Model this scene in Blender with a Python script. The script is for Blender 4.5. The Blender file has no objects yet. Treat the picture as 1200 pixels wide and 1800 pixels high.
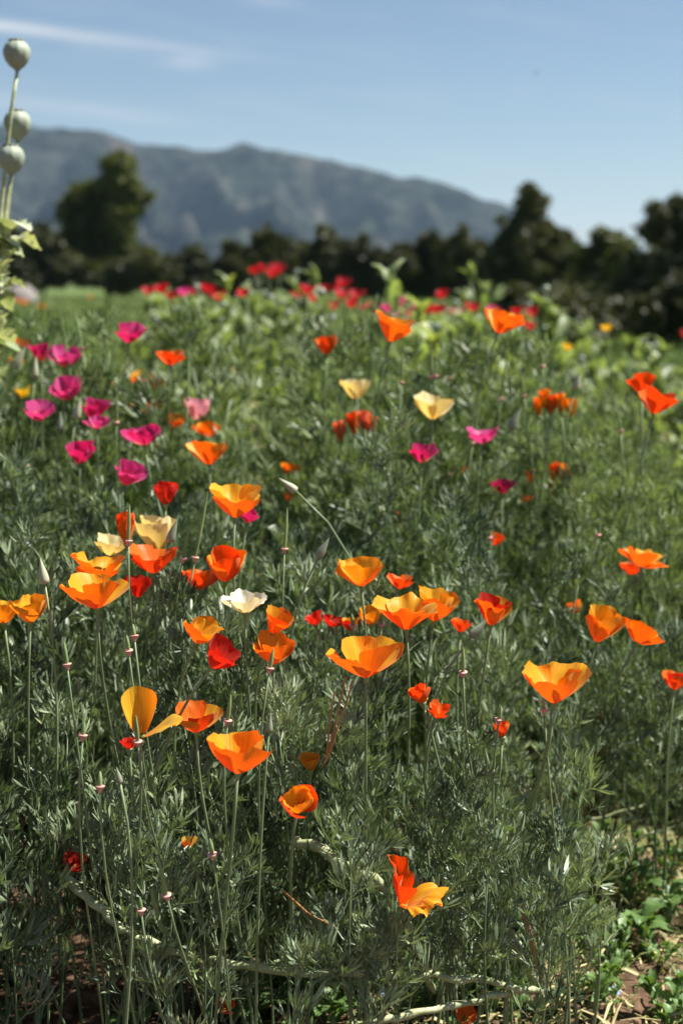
import bpy, math, random
import numpy as np
from mathutils import Vector, Matrix, noise as mnoise

R = math.radians
SC = bpy.context.scene
COL = SC.collection
rnd = random.Random(7)

# ---------------------------------------------------------------- camera
F = 2500.0                      # focal length in photo pixels (1200 x 1800)
CH = 0.80                       # camera height
PITCH = R(9.13)
CAMPOS = Vector((0, 0, CH))
FW = Vector((0, math.cos(PITCH), -math.sin(PITCH)))
UP = Vector((0, math.sin(PITCH), math.cos(PITCH)))
cam = bpy.data.cameras.new('camera')
cam.sensor_fit = 'VERTICAL'; cam.sensor_height = 36.0; cam.sensor_width = 24.0
cam.lens = 50.0
cam.clip_start = 0.05; cam.clip_end = 20000
cam.dof.use_dof = True; cam.dof.focus_distance = 1.33; cam.dof.aperture_fstop = 5.3
camo = bpy.data.objects.new('camera', cam); COL.objects.link(camo)
camo.location = CAMPOS; camo.rotation_euler = (R(90) - PITCH, 0, 0)
SC.camera = camo

# ---------------------------------------------------------------- world, sun, exposure
SUN = Vector((0.54, 0.10, 0.82)).normalized()
w = bpy.data.worlds.new('World'); SC.world = w; w.use_nodes = True
nt = w.node_tree; nt.nodes.clear()
def N(t, **k):
    n = nt.nodes.new(t)
    for a, b in k.items(): setattr(n, a, b)
    return n
def M(op, a, b=None, c=None, clamp=False):
    n = N('ShaderNodeMath', operation=op, use_clamp=clamp)
    for i, v in enumerate((a, b, c)):
        if v is None: continue
        if isinstance(v, (int, float)): n.inputs[i].default_value = v
        else: nt.links.new(v, n.inputs[i])
    return n.outputs[0]
out = N('ShaderNodeOutputWorld'); bg = N('ShaderNodeBackground')
sky = N('ShaderNodeTexSky', sky_type='NISHITA')
sky.sun_disc = False
sky.sun_elevation = math.asin(SUN.z); sky.sun_rotation = math.atan2(SUN.x, SUN.y)
sky.altitude = 300; sky.air_density = 1.0; sky.dust_density = 0.2; sky.ozone_density = 1.6
tc = N('ShaderNodeTexCoord'); sep = N('ShaderNodeSeparateXYZ')
nt.links.new(tc.outputs['Generated'], sep.inputs[0])
ysafe = M('MAXIMUM', sep.outputs[1], 0.02)
az = M('DIVIDE', sep.outputs[0], ysafe); el = M('DIVIDE', sep.outputs[2], ysafe)
comb = N('ShaderNodeCombineXYZ')
nt.links.new(M('MULTIPLY', az, 9.0), comb.inputs[0])
nt.links.new(M('MULTIPLY', M('ADD', el, M('MULTIPLY', az, 0.12)), 60.0), comb.inputs[1])
nz = N('ShaderNodeTexNoise'); nz.inputs['Scale'].default_value = 1.0; nz.inputs['Detail'].default_value = 5
nt.links.new(comb.outputs[0], nz.inputs['Vector'])
def band(e0, s, sig, az0, azs, k):
    dd = M('SUBTRACT', el, M('ADD', M('MULTIPLY', az, s), e0))
    g = M('EXPONENT', M('MULTIPLY', M('MULTIPLY', dd, dd), -1.0 / sig ** 2))
    a2 = M('SUBTRACT', az, az0)
    g2 = M('EXPONENT', M('MULTIPLY', M('MULTIPLY', a2, a2), -1.0 / azs ** 2))
    return M('MULTIPLY', M('MULTIPLY', g, g2), k)
b = band(0.1445, -0.118, 0.0040, -0.26, 0.15, 0.62)
for q in ((0.146, -0.02, 0.0045, -0.103, 0.018, 0.30), (0.0995, -0.10, 0.006, -0.20, 0.09, 0.22),
          (0.058, -0.16, 0.007, 0.10, 0.06, 0.30), (0.184, -0.08, 0.004, -0.05, 0.02, 0.18)):
    b = M('ADD', b, band(*q))
b = M('MULTIPLY', b, M('MULTIPLY_ADD', nz.outputs[0], 1.5, 0.25))
thin = M('MULTIPLY', M('SUBTRACT', nz.outputs[0], 0.5, clamp=True), 0.35)
b = M('ADD', b, thin, clamp=True)
front = M('GREATER_THAN', sep.outputs[1], 0.05)
b = M('MULTIPLY', b, front)
mx = N('ShaderNodeMix', data_type='RGBA')
nt.links.new(b, mx.inputs[0]); nt.links.new(sky.outputs[0], mx.inputs[6])
mx.inputs[7].default_value = (9.0, 9.0, 9.0, 1)
nt.links.new(mx.outputs[2], bg.inputs[0]); bg.inputs[1].default_value = 0.043
nt.links.new(bg.outputs[0], out.inputs[0])

sl = bpy.data.lights.new('sun', 'SUN'); sl.energy = 5.0; sl.angle = R(0.53); sl.color = (1.0, 0.955, 0.88)
so = bpy.data.objects.new('sun', sl); COL.objects.link(so)
so.rotation_euler = SUN.to_track_quat('Z', 'Y').to_euler(); so.location = (3, -2, 6)

SC.view_settings.view_transform = 'Standard'; SC.view_settings.look = 'None'
SC.view_settings.exposure = 1.2; SC.view_settings.gamma = 1.0; SC.view_settings.use_curve_mapping = False
SC.render.engine = 'CYCLES'
SC.cycles.max_bounces = 4; SC.cycles.diffuse_bounces = 2; SC.cycles.transmission_bounces = 2
SC.cycles.glossy_bounces = 2; SC.cycles.transparent_max_bounces = 4
SC.cycles.use_denoising = True; SC.cycles.sample_clamp_indirect = 3.0; SC.cycles.use_adaptive_sampling = False

# ---------------------------------------------------------------- helpers
def P(px, py, d):
    """photo pixel + camera depth -> world point"""
    return CAMPOS + (FW + Vector((1, 0, 0)) * ((px - 600) / F) + UP * ((900 - py) / F)) * d
def proj(p):
    v = p - CAMPOS; d = v.dot(FW)
    if d < 0.05: return (-9e9, -9e9, d)
    return (600 + F * v.x / d, 900 - F * v.dot(UP) / d, d)

def mesh(name, verts, faces, mat=None, smooth=True, uvs=None):
    me = bpy.data.meshes.new(name)
    me.from_pydata([tuple(v) for v in verts], [], faces)
    if mat: me.materials.append(mat)
    if smooth: me.polygons.foreach_set('use_smooth', [True] * len(me.polygons))
    if uvs is not None:
        uv = me.uv_layers.new(name='UVMap')
        li = np.empty(len(me.loops), dtype=np.int32); me.loops.foreach_get('vertex_index', li)
        uv.data.foreach_set('uv', np.asarray(uvs, dtype=np.float32)[li].ravel())
    me.update()
    return me
def link(name, me, parent=None, kind=None):
    o = bpy.data.objects.new(name, me); COL.objects.link(o)
    if parent: o.parent = parent
    if kind: o['kind'] = kind
    return o
def tag(o, label, cat, group=None):
    o['label'] = label; o['category'] = cat
    if group: o['group'] = group
    return o
def empty(name, loc, label, cat, group=None):
    o = bpy.data.objects.new(name, None); COL.objects.link(o); o.location = loc
    o.empty_display_size = 0.02
    return tag(o, label, cat, group)

def tube_data(pts, rads, n=6, cap=True):
    vs, fs = [], []
    pts = [Vector(p) for p in pts]
    ref = Vector((0.31, 0.95, 0.05)).normalized()
    for i, p in enumerate(pts):
        t = (pts[min(i + 1, len(pts) - 1)] - pts[max(i - 1, 0)])
        if t.length < 1e-9: t = Vector((0, 0, 1))
        t.normalize()
        a = t.cross(ref)
        if a.length < 1e-3: a = t.cross(Vector((1, 0, 0)))
        a.normalize(); bb = t.cross(a)
        for k in range(n):
            q = 2 * math.pi * k / n
            vs.append(p + (a * math.cos(q) + bb * math.sin(q)) * rads[i])
    for i in range(len(pts) - 1):
        for k in range(n):
            fs.append((i * n + k, i * n + (k + 1) % n, (i + 1) * n + (k + 1) % n, (i + 1) * n + k))
    if cap:
        fs.append(tuple(range((len(pts) - 1) * n, len(pts) * n)))
    return vs, fs
def merge(*data):
    V, Fc = [], []
    for vs, fs in data:
        o = len(V); V += list(vs); Fc += [tuple(i + o for i in f) for f in fs]
    return V, Fc
def bez(p0, p1, p2, p3, n):
    r = []
    for i in range(n + 1):
        t = i / n; s = 1 - t
        r.append(p0 * s ** 3 + p1 * 3 * s * s * t + p2 * 3 * s * t * t + p3 * t ** 3)
    return r
def lathe(profile, n=10, ribs=0, amp=0.022):
    vs, fs = [], []
    for r, z in profile:
        for k in range(n):
            q = 2 * math.pi * k / n; f = 1 + amp * math.cos(ribs * q) if ribs else 1
            vs.append(Vector((r * f * math.cos(q), r * f * math.sin(q), z)))
    for i in range(len(profile) - 1):
        for k in range(n):
            fs.append((i * n + k, i * n + (k + 1) % n, (i + 1) * n + (k + 1) % n, (i + 1) * n + k))
    return vs, fs
def frame(y, up=Vector((0, 0, 1))):
    """3x3 matrix whose Y axis is y and Z axis is as near up as possible"""
    y = y.normalized(); x = y.cross(up)
    if x.length < 1e-3: x = y.cross(Vector((0, 1, 0)))
    x.normalize(); z = x.cross(y)
    return Matrix((x, y, z)).transposed()
def zframe(z):
    return z.normalized().to_track_quat('Z', 'Y').to_matrix()
def xf(data, mat3, loc):
    vs, fs = data
    return [mat3 @ Vector(v) + loc for v in vs], fs

# ---------------------------------------------------------------- materials
def mat_nodes(name):
    m = bpy.data.materials.new(name); m.use_nodes = True
    t = m.node_tree; t.nodes.clear()
    o = t.nodes.new('ShaderNodeOutputMaterial')
    return m, t, o
def leafy(name, c_dark, c_light, trans=0.3, tcol=None, rough=0.5, spec=0.35, scale=9.0, yellow=None):
    """leaf / stem: base colour varies by island, by object and by noise; light passes through"""
    m, t, o = mat_nodes(name)
    g = t.nodes.new('ShaderNodeNewGeometry'); oi = t.nodes.new('ShaderNodeObjectInfo')
    nz = t.nodes.new('ShaderNodeTexNoise'); nz.inputs['Scale'].default_value = scale; nz.inputs['Detail'].default_value = 2
    t.links.new(g.outputs['Position'], nz.inputs['Vector'])
    a = t.nodes.new('ShaderNodeMath'); a.operation = 'MULTIPLY_ADD'
    t.links.new(g.outputs['Random Per Island'], a.inputs[0]); a.inputs[1].default_value = 0.45; a.inputs[2].default_value = -0.32
    a2 = t.nodes.new('ShaderNodeMath'); a2.operation = 'MULTIPLY_ADD'
    t.links.new(oi.outputs['Random'], a2.inputs[0]); a2.inputs[1].default_value = 0.35
    t.links.new(a.outputs[0], a2.inputs[2])
    nb = t.nodes.new('ShaderNodeTexNoise'); nb.inputs['Scale'].default_value = scale * 0.6; nb.inputs['Detail'].default_value = 1
    t.links.new(g.outputs['Position'], nb.inputs['Vector'])
    nn = t.nodes.new('ShaderNodeMath'); nn.operation = 'MULTIPLY_ADD'; t.links.new(nb.outputs[0], nn.inputs[0]); nn.inputs[1].default_value = 0.9; nn.inputs[2].default_value = -0.45
    n4 = t.nodes.new('ShaderNodeMath'); n4.operation = 'ADD'; t.links.new(nn.outputs[0], n4.inputs[0]); t.links.new(nz.outputs[0], n4.inputs[1])
    a3 = t.nodes.new('ShaderNodeMath'); a3.operation = 'ADD'; a3.use_clamp = True
    t.links.new(a2.outputs[0], a3.inputs[0]); t.links.new(n4.outputs[0], a3.inputs[1])
    r = t.nodes.new('ShaderNodeValToRGB'); e = r.color_ramp.elements
    e[0].position = 0.15; e[0].color = (*c_dark, 1); e[1].position = 0.85; e[1].color = (*c_light, 1)
    if yellow:
        q = e.new(0.99); q.color = (*yellow, 1)
    t.links.new(a3.outputs[0], r.inputs[0])
    p = t.nodes.new('ShaderNodeBsdfPrincipled')
    p.inputs['Roughness'].default_value = rough; p.inputs['Specular IOR Level'].default_value = spec
    t.links.new(r.outputs[0], p.inputs['Base Color'])
    if trans > 0:
        tr = t.nodes.new('ShaderNodeBsdfTranslucent')
        mc = t.nodes.new('ShaderNodeMix'); mc.data_type = 'RGBA'; mc.blend_type = 'MULTIPLY'; mc.inputs[0].default_value = 1
        t.links.new(r.outputs[0], mc.inputs[6]); mc.inputs[7].default_value = (*(tcol or (1.3, 1.25, 0.5)), 1)
        t.links.new(mc.outputs[2], tr.inputs[0])
        ms = t.nodes.new('ShaderNodeMixShader'); ms.inputs[0].default_value = trans
        t.links.new(p.outputs[0], ms.inputs[1]); t.links.new(tr.outputs[0], ms.inputs[2])
        t.links.new(ms.outputs[0], o.inputs[0])
    else:
        t.links.new(p.outputs[0], o.inputs[0])
    return m
def petal_mat(name, base, mid, tcol, trans=0.48, streak=0.22):
    """petal: colour runs from the claw (v=0) to the blade, fine streaks run along it"""
    m, t, o = mat_nodes(name)
    uv = t.nodes.new('ShaderNodeUVMap'); sp = t.nodes.new('ShaderNodeSeparateXYZ')
    t.links.new(uv.outputs[0], sp.inputs[0])
    r = t.nodes.new('ShaderNodeValToRGB'); e = r.color_ramp.elements
    e[0].position = 0.08; e[0].color = (*base, 1); e[1].position = 0.42; e[1].color = (*mid, 1)
    t.links.new(sp.outputs[1], r.inputs[0])
    mp = t.nodes.new('ShaderNodeMapping'); mp.inputs['Scale'].default_value = (34, 1.3, 1)
    oi = t.nodes.new('ShaderNodeObjectInfo')
    t.links.new(uv.outputs[0], mp.inputs[0])
    nz = t.nodes.new('ShaderNodeTexNoise'); nz.noise_dimensions = '4D'; nz.inputs['Scale'].default_value = 1; nz.inputs['Detail'].default_value = 3
    ml = t.nodes.new('ShaderNodeMath'); ml.operation = 'MULTIPLY'; ml.inputs[1].default_value = 40
    t.links.new(oi.outputs['Random'], ml.inputs[0]); t.links.new(ml.outputs[0], nz.inputs['W'])
    t.links.new(mp.outputs[0], nz.inputs['Vector'])
    mr = t.nodes.new('ShaderNodeMapRange'); mr.inputs[1].default_value = 0.3; mr.inputs[2].default_value = 0.7
    mr.inputs[3].default_value = 1 - streak; mr.inputs[4].default_value = 1.05
    t.links.new(nz.outputs[0], mr.inputs[0])
    mu = t.nodes.new('ShaderNodeMix'); mu.data_type = 'RGBA'; mu.blend_type = 'MULTIPLY'; mu.inputs[0].default_value = 1
    t.links.new(r.outputs[0], mu.inputs[6]); t.links.new(mr.outputs[0], mu.inputs[7])
    p = t.nodes.new('ShaderNodeBsdfPrincipled'); p.inputs['Roughness'].default_value = 0.42
    p.inputs['Specular IOR Level'].default_value = 0.25
    p.inputs['Sheen Weight'].default_value = 0.1
    t.links.new(mu.outputs[2], p.inputs['Base Color'])
    bp = t.nodes.new('ShaderNodeBump'); bp.inputs['Strength'].default_value = 0.5; bp.inputs['Distance'].default_value = 0.0012
    t.links.new(nz.outputs[0], bp.inputs['Height']); t.links.new(bp.outputs[0], p.inputs['Normal'])
    tr = t.nodes.new('ShaderNodeBsdfTranslucent')
    mt = t.nodes.new('ShaderNodeMix'); mt.data_type = 'RGBA'; mt.blend_type = 'MULTIPLY'; mt.inputs[0].default_value = 1
    t.links.new(mr.outputs[0], mt.inputs[6]); mt.inputs[7].default_value = (*tcol, 1)
    t.links.new(mt.outputs[2], tr.inputs[0])
    ms = t.nodes.new('ShaderNodeMixShader'); ms.inputs[0].default_value = trans
    t.links.new(p.outputs[0], ms.inputs[1]); t.links.new(tr.outputs[0], ms.inputs[2])
    t.links.new(ms.outputs[0], o.inputs[0])
    return m
def plain(name, c, rough=0.6, c2=None, scale=40.0, bump=0.0, stretch=(1, 1, 1)):
    m, t, o = mat_nodes(name)
    p = t.nodes.new('ShaderNodeBsdfPrincipled'); p.inputs['Roughness'].default_value = rough
    p.inputs['Specular IOR Level'].default_value = 0.3
    tcn = t.nodes.new('ShaderNodeTexCoord'); mp = t.nodes.new('ShaderNodeMapping'); mp.inputs['Scale'].default_value = stretch
    t.links.new(tcn.outputs['Object'], mp.inputs[0])
    nz = t.nodes.new('ShaderNodeTexNoise'); nz.inputs['Scale'].default_value = scale; nz.inputs['Detail'].default_value = 4
    t.links.new(mp.outputs[0], nz.inputs['Vector'])
    r = t.nodes.new('ShaderNodeValToRGB'); e = r.color_ramp.elements
    e[0].position = 0.3; e[0].color = (*c, 1); e[1].position = 0.7; e[1].color = (*(c2 or c), 1)
    t.links.new(nz.outputs[0], r.inputs[0]); t.links.new(r.outputs[0], p.inputs['Base Color'])
    if bump:
        bp = t.nodes.new('ShaderNodeBump'); bp.inputs['Strength'].default_value = 0.6; bp.inputs['Distance'].default_value = bump
        t.links.new(nz.outputs[0], bp.inputs['Height']); t.links.new(bp.outputs[0], p.inputs['Normal'])
    t.links.new(p.outputs[0], o.inputs[0])
    return m

MAT = {}
MAT['leaf'] = leafy('poppy leaf', (0.032, 0.056, 0.024), (0.255, 0.325, 0.190), 0.20, (1.1, 1.25, 0.5), 0.43, 0.5, yellow=(0.32, 0.36, 0.20))
MAT['leaf_far'] = leafy('poppy leaf in the back', (0.045, 0.076, 0.024), (0.255, 0.320, 0.150), 0.28, (1.15, 1.25, 0.55), 0.45, 0.45, scale=5, yellow=(0.22, 0.28, 0.09))
MAT['stem'] = leafy('poppy stem', (0.130, 0.190, 0.085), (0.220, 0.290, 0.140), 0.0, rough=0.42, spec=0.4, scale=14)
MAT['shoot'] = leafy('leafy shoot', (0.075, 0.115, 0.055), (0.150, 0.200, 0.100), 0.0, rough=0.45, spec=0.4, scale=14)
MAT['pale_stem'] = plain('pale lying stem', (0.22, 0.26, 0.11), 0.5, (0.50, 0.52, 0.30), 70, 0.0008, (0.35, 1, 1))
MAT['broad'] = leafy('broad glaucous leaf', (0.062, 0.098, 0.032), (0.300, 0.360, 0.185), 0.36, (1.2, 1.3, 0.45), 0.45, 0.4, scale=4, yellow=(0.34, 0.38, 0.12))
MAT['pale_leaf'] = leafy('pale lit leaf', (0.22, 0.29, 0.13), (0.58, 0.60, 0.44), 0.3, (1.1, 1.15, 0.5), 0.45, 0.4, scale=30, yellow=(0.6, 0.6, 0.3))
MAT['weed'] = leafy('weed leaf', (0.075, 0.145, 0.040), (0.150, 0.250, 0.075), 0.3, (1.3, 1.3, 0.4), 0.45, 0.4, scale=20)
MAT['straw'] = leafy('straw', (0.26, 0.20, 0.09), (0.55, 0.46, 0.24), 0.1, (1, 0.9, 0.5), 0.6, 0.2, scale=25)
MAT['needle'] = plain('dry needle', (0.34, 0.14, 0.05), 0.5, (0.50, 0.26, 0.11), 60)
MAT['grass'] = leafy('meadow grass', (0.048, 0.085, 0.020), (0.135, 0.175, 0.055), 0.3, (1.2, 1.2, 0.4), 0.55, 0.2, scale=0.35, yellow=(0.24, 0.20, 0.10))
MAT['collar'] = plain('pink collar', (0.55, 0.22, 0.20), 0.5, (0.72, 0.40, 0.34), 200)
MAT['pod'] = leafy('seed pod', (0.12, 0.20, 0.07), (0.24, 0.32, 0.12), 0, rough=0.45, scale=60)
MAT['bud'] = leafy('bud sheath', (0.10, 0.13, 0.09), (0.26, 0.29, 0.20), 0, rough=0.5, scale=60)
MAT['pale_bud'] = leafy('pale bud sheath', (0.25, 0.28, 0.17), (0.40, 0.41, 0.28), 0, rough=0.5, scale=60)
MAT['capsule'] = plain('glaucous capsule', (0.24, 0.285, 0.21), 0.55, (0.34, 0.385, 0.30), 45, 0.002, (1, 1, 0.35))
MAT['stamen'] = plain('stamen', (0.75, 0.36, 0.02), 0.6, (0.85, 0.5, 0.05), 80)
PET = {
 'orange':  petal_mat('orange petal',  (0.80, 0.20, 0.005), (0.94, 0.47, 0.018), (0.95, 0.095, 0.003)),
 'gold':    petal_mat('golden petal',  (0.82, 0.28, 0.008), (0.95, 0.57, 0.035), (0.95, 0.22, 0.005)),
 'redorange': petal_mat('red orange petal', (0.80, 0.20, 0.006), (0.84, 0.190, 0.010), (0.90, 0.045, 0.003)),
 'red':     petal_mat('red petal',     (0.50, 0.06, 0.01), (0.62, 0.030, 0.012), (0.75, 0.020, 0.006)),
 'magenta': petal_mat('magenta petal', (0.80, 0.42, 0.05), (0.58, 0.032, 0.180), (0.66, 0.014, 0.105)),
 'rose':    petal_mat('rose petal',    (0.80, 0.42, 0.06), (0.70, 0.090, 0.300), (0.72, 0.040, 0.190)),
 'wine':    petal_mat('wine petal',    (0.30, 0.03, 0.05), (0.26, 0.012, 0.070), (0.34, 0.008, 0.040)),
 'cream':   petal_mat('cream petal',   (0.82, 0.50, 0.06), (0.88, 0.76, 0.42), (0.85, 0.60, 0.14), 0.4, 0.1),
 'white':   petal_mat('white petal',   (0.84, 0.60, 0.12), (0.90, 0.84, 0.66), (0.85, 0.70, 0.34), 0.35, 0.08),
 'pink':    petal_mat('pale pink petal', (0.84, 0.60, 0.30), (0.84, 0.40, 0.46), (0.85, 0.32, 0.34), 0.4, 0.1),
 'coral':   petal_mat('coral petal',   (0.85, 0.30, 0.05), (0.88, 0.22, 0.09), (0.9, 0.16, 0.05)),
 'yellow':  petal_mat('yellow petal',  (0.80, 0.48, 0.02), (0.86, 0.60, 0.04), (0.85, 0.46, 0.01)),
 'scarlet': petal_mat('scarlet petal', (0.30, 0.01, 0.01), (0.50, 0.018, 0.028), (0.55, 0.008, 0.014)),
 'blue':    petal_mat('speedwell petal', (0.80, 0.82, 0.85), (0.40, 0.50, 0.80), (0.4, 0.5, 0.8), 0.3, 0.1),
}

# ---------------------------------------------------------------- ground
def hills(x, y):
    """terrain height"""
    near = max(0.0, 1 - abs(y - 2.0) / 6.0) * max(0.0, 1 - abs(x) / 4.0)
    z = 0.012 * mnoise.noise(Vector((x * 9, y * 9, 1))) * near + 0.006 * mnoise.noise(Vector((x * 31, y * 31, 4))) * near
    z += 0.05 * mnoise.noise(Vector((x * 0.35, y * 0.35, 8))) * min(1, max(0, (math.hypot(x, y) - 5) / 10))
    return z
def axis(lo, hi, step, far, g):
    a = list(np.arange(lo, hi + 1e-9, step)); s = step
    up = [a[-1]]
    while up[-1] < far:
        s *= g; up.append(up[-1] + s)
    s = step; dn = [a[0]]
    while dn[-1] > -far:
        s *= g; dn.append(dn[-1] - s)
    return sorted(set(dn[1:] + a + up[1:]))
xs = axis(-1.0, 1.0, 0.025, 7000, 1.16); ys = axis(0.9, 2.6, 0.025, 9000, 1.16)
gv = [(x, y, hills(x, y)) for y in ys for x in xs]
nx = len(xs)
gf = [(j * nx + i, j * nx + i + 1, (j + 1) * nx + i + 1, (j + 1) * nx + i) for j in range(len(ys) - 1) for i in range(nx - 1)]
m, t, o = mat_nodes('garden soil and meadow')
g = t.nodes.new('ShaderNodeNewGeometry')
def tn(scale, detail=5):
    n = t.nodes.new('ShaderNodeTexNoise'); n.inputs['Scale'].default_value = scale; n.inputs['Detail'].default_value = detail
    t.links.new(g.outputs['Position'], n.inputs['Vector']); return n
def ramp(src, stops):
    r = t.nodes.new('ShaderNodeValToRGB'); e = r.color_ramp.elements
    e[0].position, e[0].color = stops[0][0], (*stops[0][1], 1); e[1].position, e[1].color = stops[-1][0], (*stops[-1][1], 1)
    for ps, c in stops[1:-1]:
        q = e.new(ps); q.color = (*c, 1)
    t.links.new(src, r.inputs[0]); return r
n1 = tn(38); n2 = tn(6); n3 = tn(0.5)
soil = ramp(n1.outputs[0], [(0.3, (0.035, 0.021, 0.013)), (0.52, (0.105, 0.064, 0.040)), (0.72, (0.22, 0.14, 0.09))])
turf = ramp(n2.outputs[0], [(0.3, (0.050, 0.095, 0.025)), (0.7, (0.13, 0.18, 0.055))])
dryt = ramp(n3.outputs[0], [(0.5, (0, 0, 0)), (0.75, (0.6, 0.6, 0.6))])
mxd = t.nodes.new('ShaderNodeMix'); mxd.data_type = 'RGBA'
t.links.new(dryt.outputs[0], mxd.inputs[0]); t.links.new(turf.outputs[0], mxd.inputs[6]); mxd.inputs[7].default_value = (0.22, 0.16, 0.09, 1)
spx = t.nodes.new('ShaderNodeSeparateXYZ'); t.links.new(g.outputs['Position'], spx.inputs[0])
mr = t.nodes.new('ShaderNodeMapRange'); mr.inputs[1].default_value = 5.0; mr.inputs[2].default_value = 9.0
t.links.new(spx.outputs[1], mr.inputs[0])
mxg = t.nodes.new('ShaderNodeMix'); mxg.data_type = 'RGBA'
t.links.new(mr.outputs[0], mxg.inputs[0]); t.links.new(soil.outputs[0], mxg.inputs[6]); t.links.new(mxd.outputs[2], mxg.inputs[7])
p = t.nodes.new('ShaderNodeBsdfPrincipled'); p.inputs['Roughness'].default_value = 0.95; p.inputs['Specular IOR Level'].default_value = 0.1
t.links.new(mxg.outputs[2], p.inputs['Base Color'])
bp = t.nodes.new('ShaderNodeBump'); bp.inputs['Strength'].default_value = 0.8; bp.inputs['Distance'].default_value = 0.006
t.links.new(n1.outputs[0], bp.inputs['Height']); t.links.new(bp.outputs[0], p.inputs['Normal'])
t.links.new(p.outputs[0], o.inputs[0])
link('ground', mesh('ground', gv, gf, m), kind='structure')

# ---------------------------------------------------------------- mountain range
ridge_px = [(-900, 300), (-600, 262), (-300, 232), (-60, 222), (60, 230), (150, 238), (195, 240), (250, 262), (310, 266), (380, 272), (435, 261), (500, 274),
            (560, 286), (640, 301), (700, 316), (770, 324), (830, 349), (885, 362), (940, 400), (1010, 440), (1100, 465), (1300, 482), (1700, 490)]
MD = 3000.0
rx = [MD * (a - 600) / F for a, b in ridge_px]; rz = [MD * (498 - b) / F for a, b in ridge_px]
gx = np.linspace(rx[0], rx[-1], 260); gyy = np.linspace(1500, 4300, 90)
mv = []
for y in gyy:
    for x in gx:
        sc = y / MD
        h = float(np.interp(x / max(sc, 0.2) if y < MD else x, rx, rz))
        tt = (y - 1500) / (MD - 1500) if y < MD else 1 - (y - MD) / 1300
        tt = max(0, min(1, tt))
        prof = tt ** 1.15 if y < MD else tt * tt * (3 - 2 * tt)
        q = Vector((x * 0.0030 + y * 0.0011, y * 0.0009 - x * 0.0004, 3.3))
        spur = 1 - abs(mnoise.fractal(q, 1.0, 2.0, 3)) * 1.9
        q2 = Vector((x * 0.011, y * 0.011, 7.7))
        k = prof * (1 - prof) * 4 if y < MD else 0.3 * (1 - tt)
        carve = (abs(mnoise.fractal(q, 1.0, 2.1, 4)) * 420 + abs(mnoise.noise(q * 4.3)) * 110) * min(1, h / 180)
        crest = h * (prof if y >= MD else 1 - (1 - prof) * 0.96) * (1 if y >= MD else (0.25 + 0.75 * y / MD))
        z = crest - (k * 0.9 + (0.12 if y < MD else 0)) * carve if y < MD else crest
        z += min(1, h / 150) * (1 - min(1, abs(y - MD) / 200)) * 9 * mnoise.noise(Vector((x * 0.022, 0, 2)))
        mv.append((x, y, max(z, -2) - (3 if tt < 0.02 else 0)))
n_ = len(gx)
mf = [(j * n_ + i, j * n_ + i + 1, (j + 1) * n_ + i + 1, (j + 1) * n_ + i) for j in range(len(gyy) - 1) for i in range(n_ - 1)]
m, t, o = mat_nodes('chaparral mountainside'); g = t.nodes.new('ShaderNodeNewGeometry')
n1 = tn(0.008, 6); n2 = tn(0.03, 5)
c1 = ramp(n1.outputs[0], [(0.36, (0.020, 0.026, 0.019)), (0.54, (0.034, 0.039, 0.030)), (0.63, (0.055, 0.054, 0.044)), (0.72, (0.12, 0.097, 0.08))])
c2 = ramp(n2.outputs[0], [(0.38, (0.35, 0.35, 0.35)), (0.62, (1.25, 1.25, 1.25))])
mu = t.nodes.new('ShaderNodeMix'); mu.data_type = 'RGBA'; mu.blend_type = 'MULTIPLY'; mu.inputs[0].default_value = 1
t.links.new(c1.outputs[0], mu.inputs[6]); t.links.new(c2.outputs[0], mu.inputs[7])
p = t.nodes.new('ShaderNodeBsdfPrincipled'); p.inputs['Roughness'].default_value = 1; p.inputs['Specular IOR Level'].default_value = 0
t.links.new(mu.outputs[2], p.inputs['Base Color']); t.links.new(p.outputs[0], o.inputs[0])
link('mountain_range', mesh('mountain_range', mv, mf, m), kind='structure')

# ---------------------------------------------------------------- trees
MAT['bark'] = plain('bark', (0.06, 0.045, 0.032), 0.9, (0.13, 0.10, 0.075), 6, 0.02)
MAT['tree_olive'] = leafy('olive tree leaf', (0.034, 0.045, 0.010), (0.105, 0.120, 0.028), 0.25, (1.2, 1.2, 0.4), 0.5, 0.3, scale=0.5)
MAT['tree_dark'] = leafy('dark tree leaf', (0.026, 0.031, 0.011), (0.082, 0.086, 0.029), 0.2, (1.2, 1.2, 0.4), 0.5, 0.3, scale=0.5)
def crown_mesh(name, blobs, n, size, seed, mat):
    r = np.random.RandomState(seed)
    vol = np.array([bl[3] * bl[4] * bl[5] for bl in blobs]) ** 0.8
    pick = r.choice(len(blobs), n, p=vol / vol.sum())
    bl = np.array(blobs)[pick]
    d = r.normal(size=(n, 3)); d /= np.linalg.norm(d, axis=1)[:, None]
    rad = r.uniform(0.15, 1, n) ** (1 / 2.2)
    lump = 1 + 0.22 * np.sin(d[:, 0] * 6 + bl[:, 0] * 3) * np.sin(d[:, 2] * 7 + bl[:, 1]) + 0.12 * np.sin(d[:, 1] * 13 + bl[:, 2])
    c = bl[:, :3] + d * bl[:, 3:6] * (rad * lump)[:, None]
    u = r.normal(size=(n, 3)); u /= np.linalg.norm(u, axis=1)[:, None]
    v = np.cross(u, r.normal(size=(n, 3))); v /= np.linalg.norm(v, axis=1)[:, None]
    s = size * r.uniform(0.6, 1.4, n)[:, None]
    V = np.stack([c - u * s, c + v * s * 0.45, c + u * s, c - v * s * 0.45], 1).reshape(-1, 3)
    fs = np.arange(n * 4).reshape(-1, 4).tolist()
    return mesh(name, V.tolist(), fs, mat, False)
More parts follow.
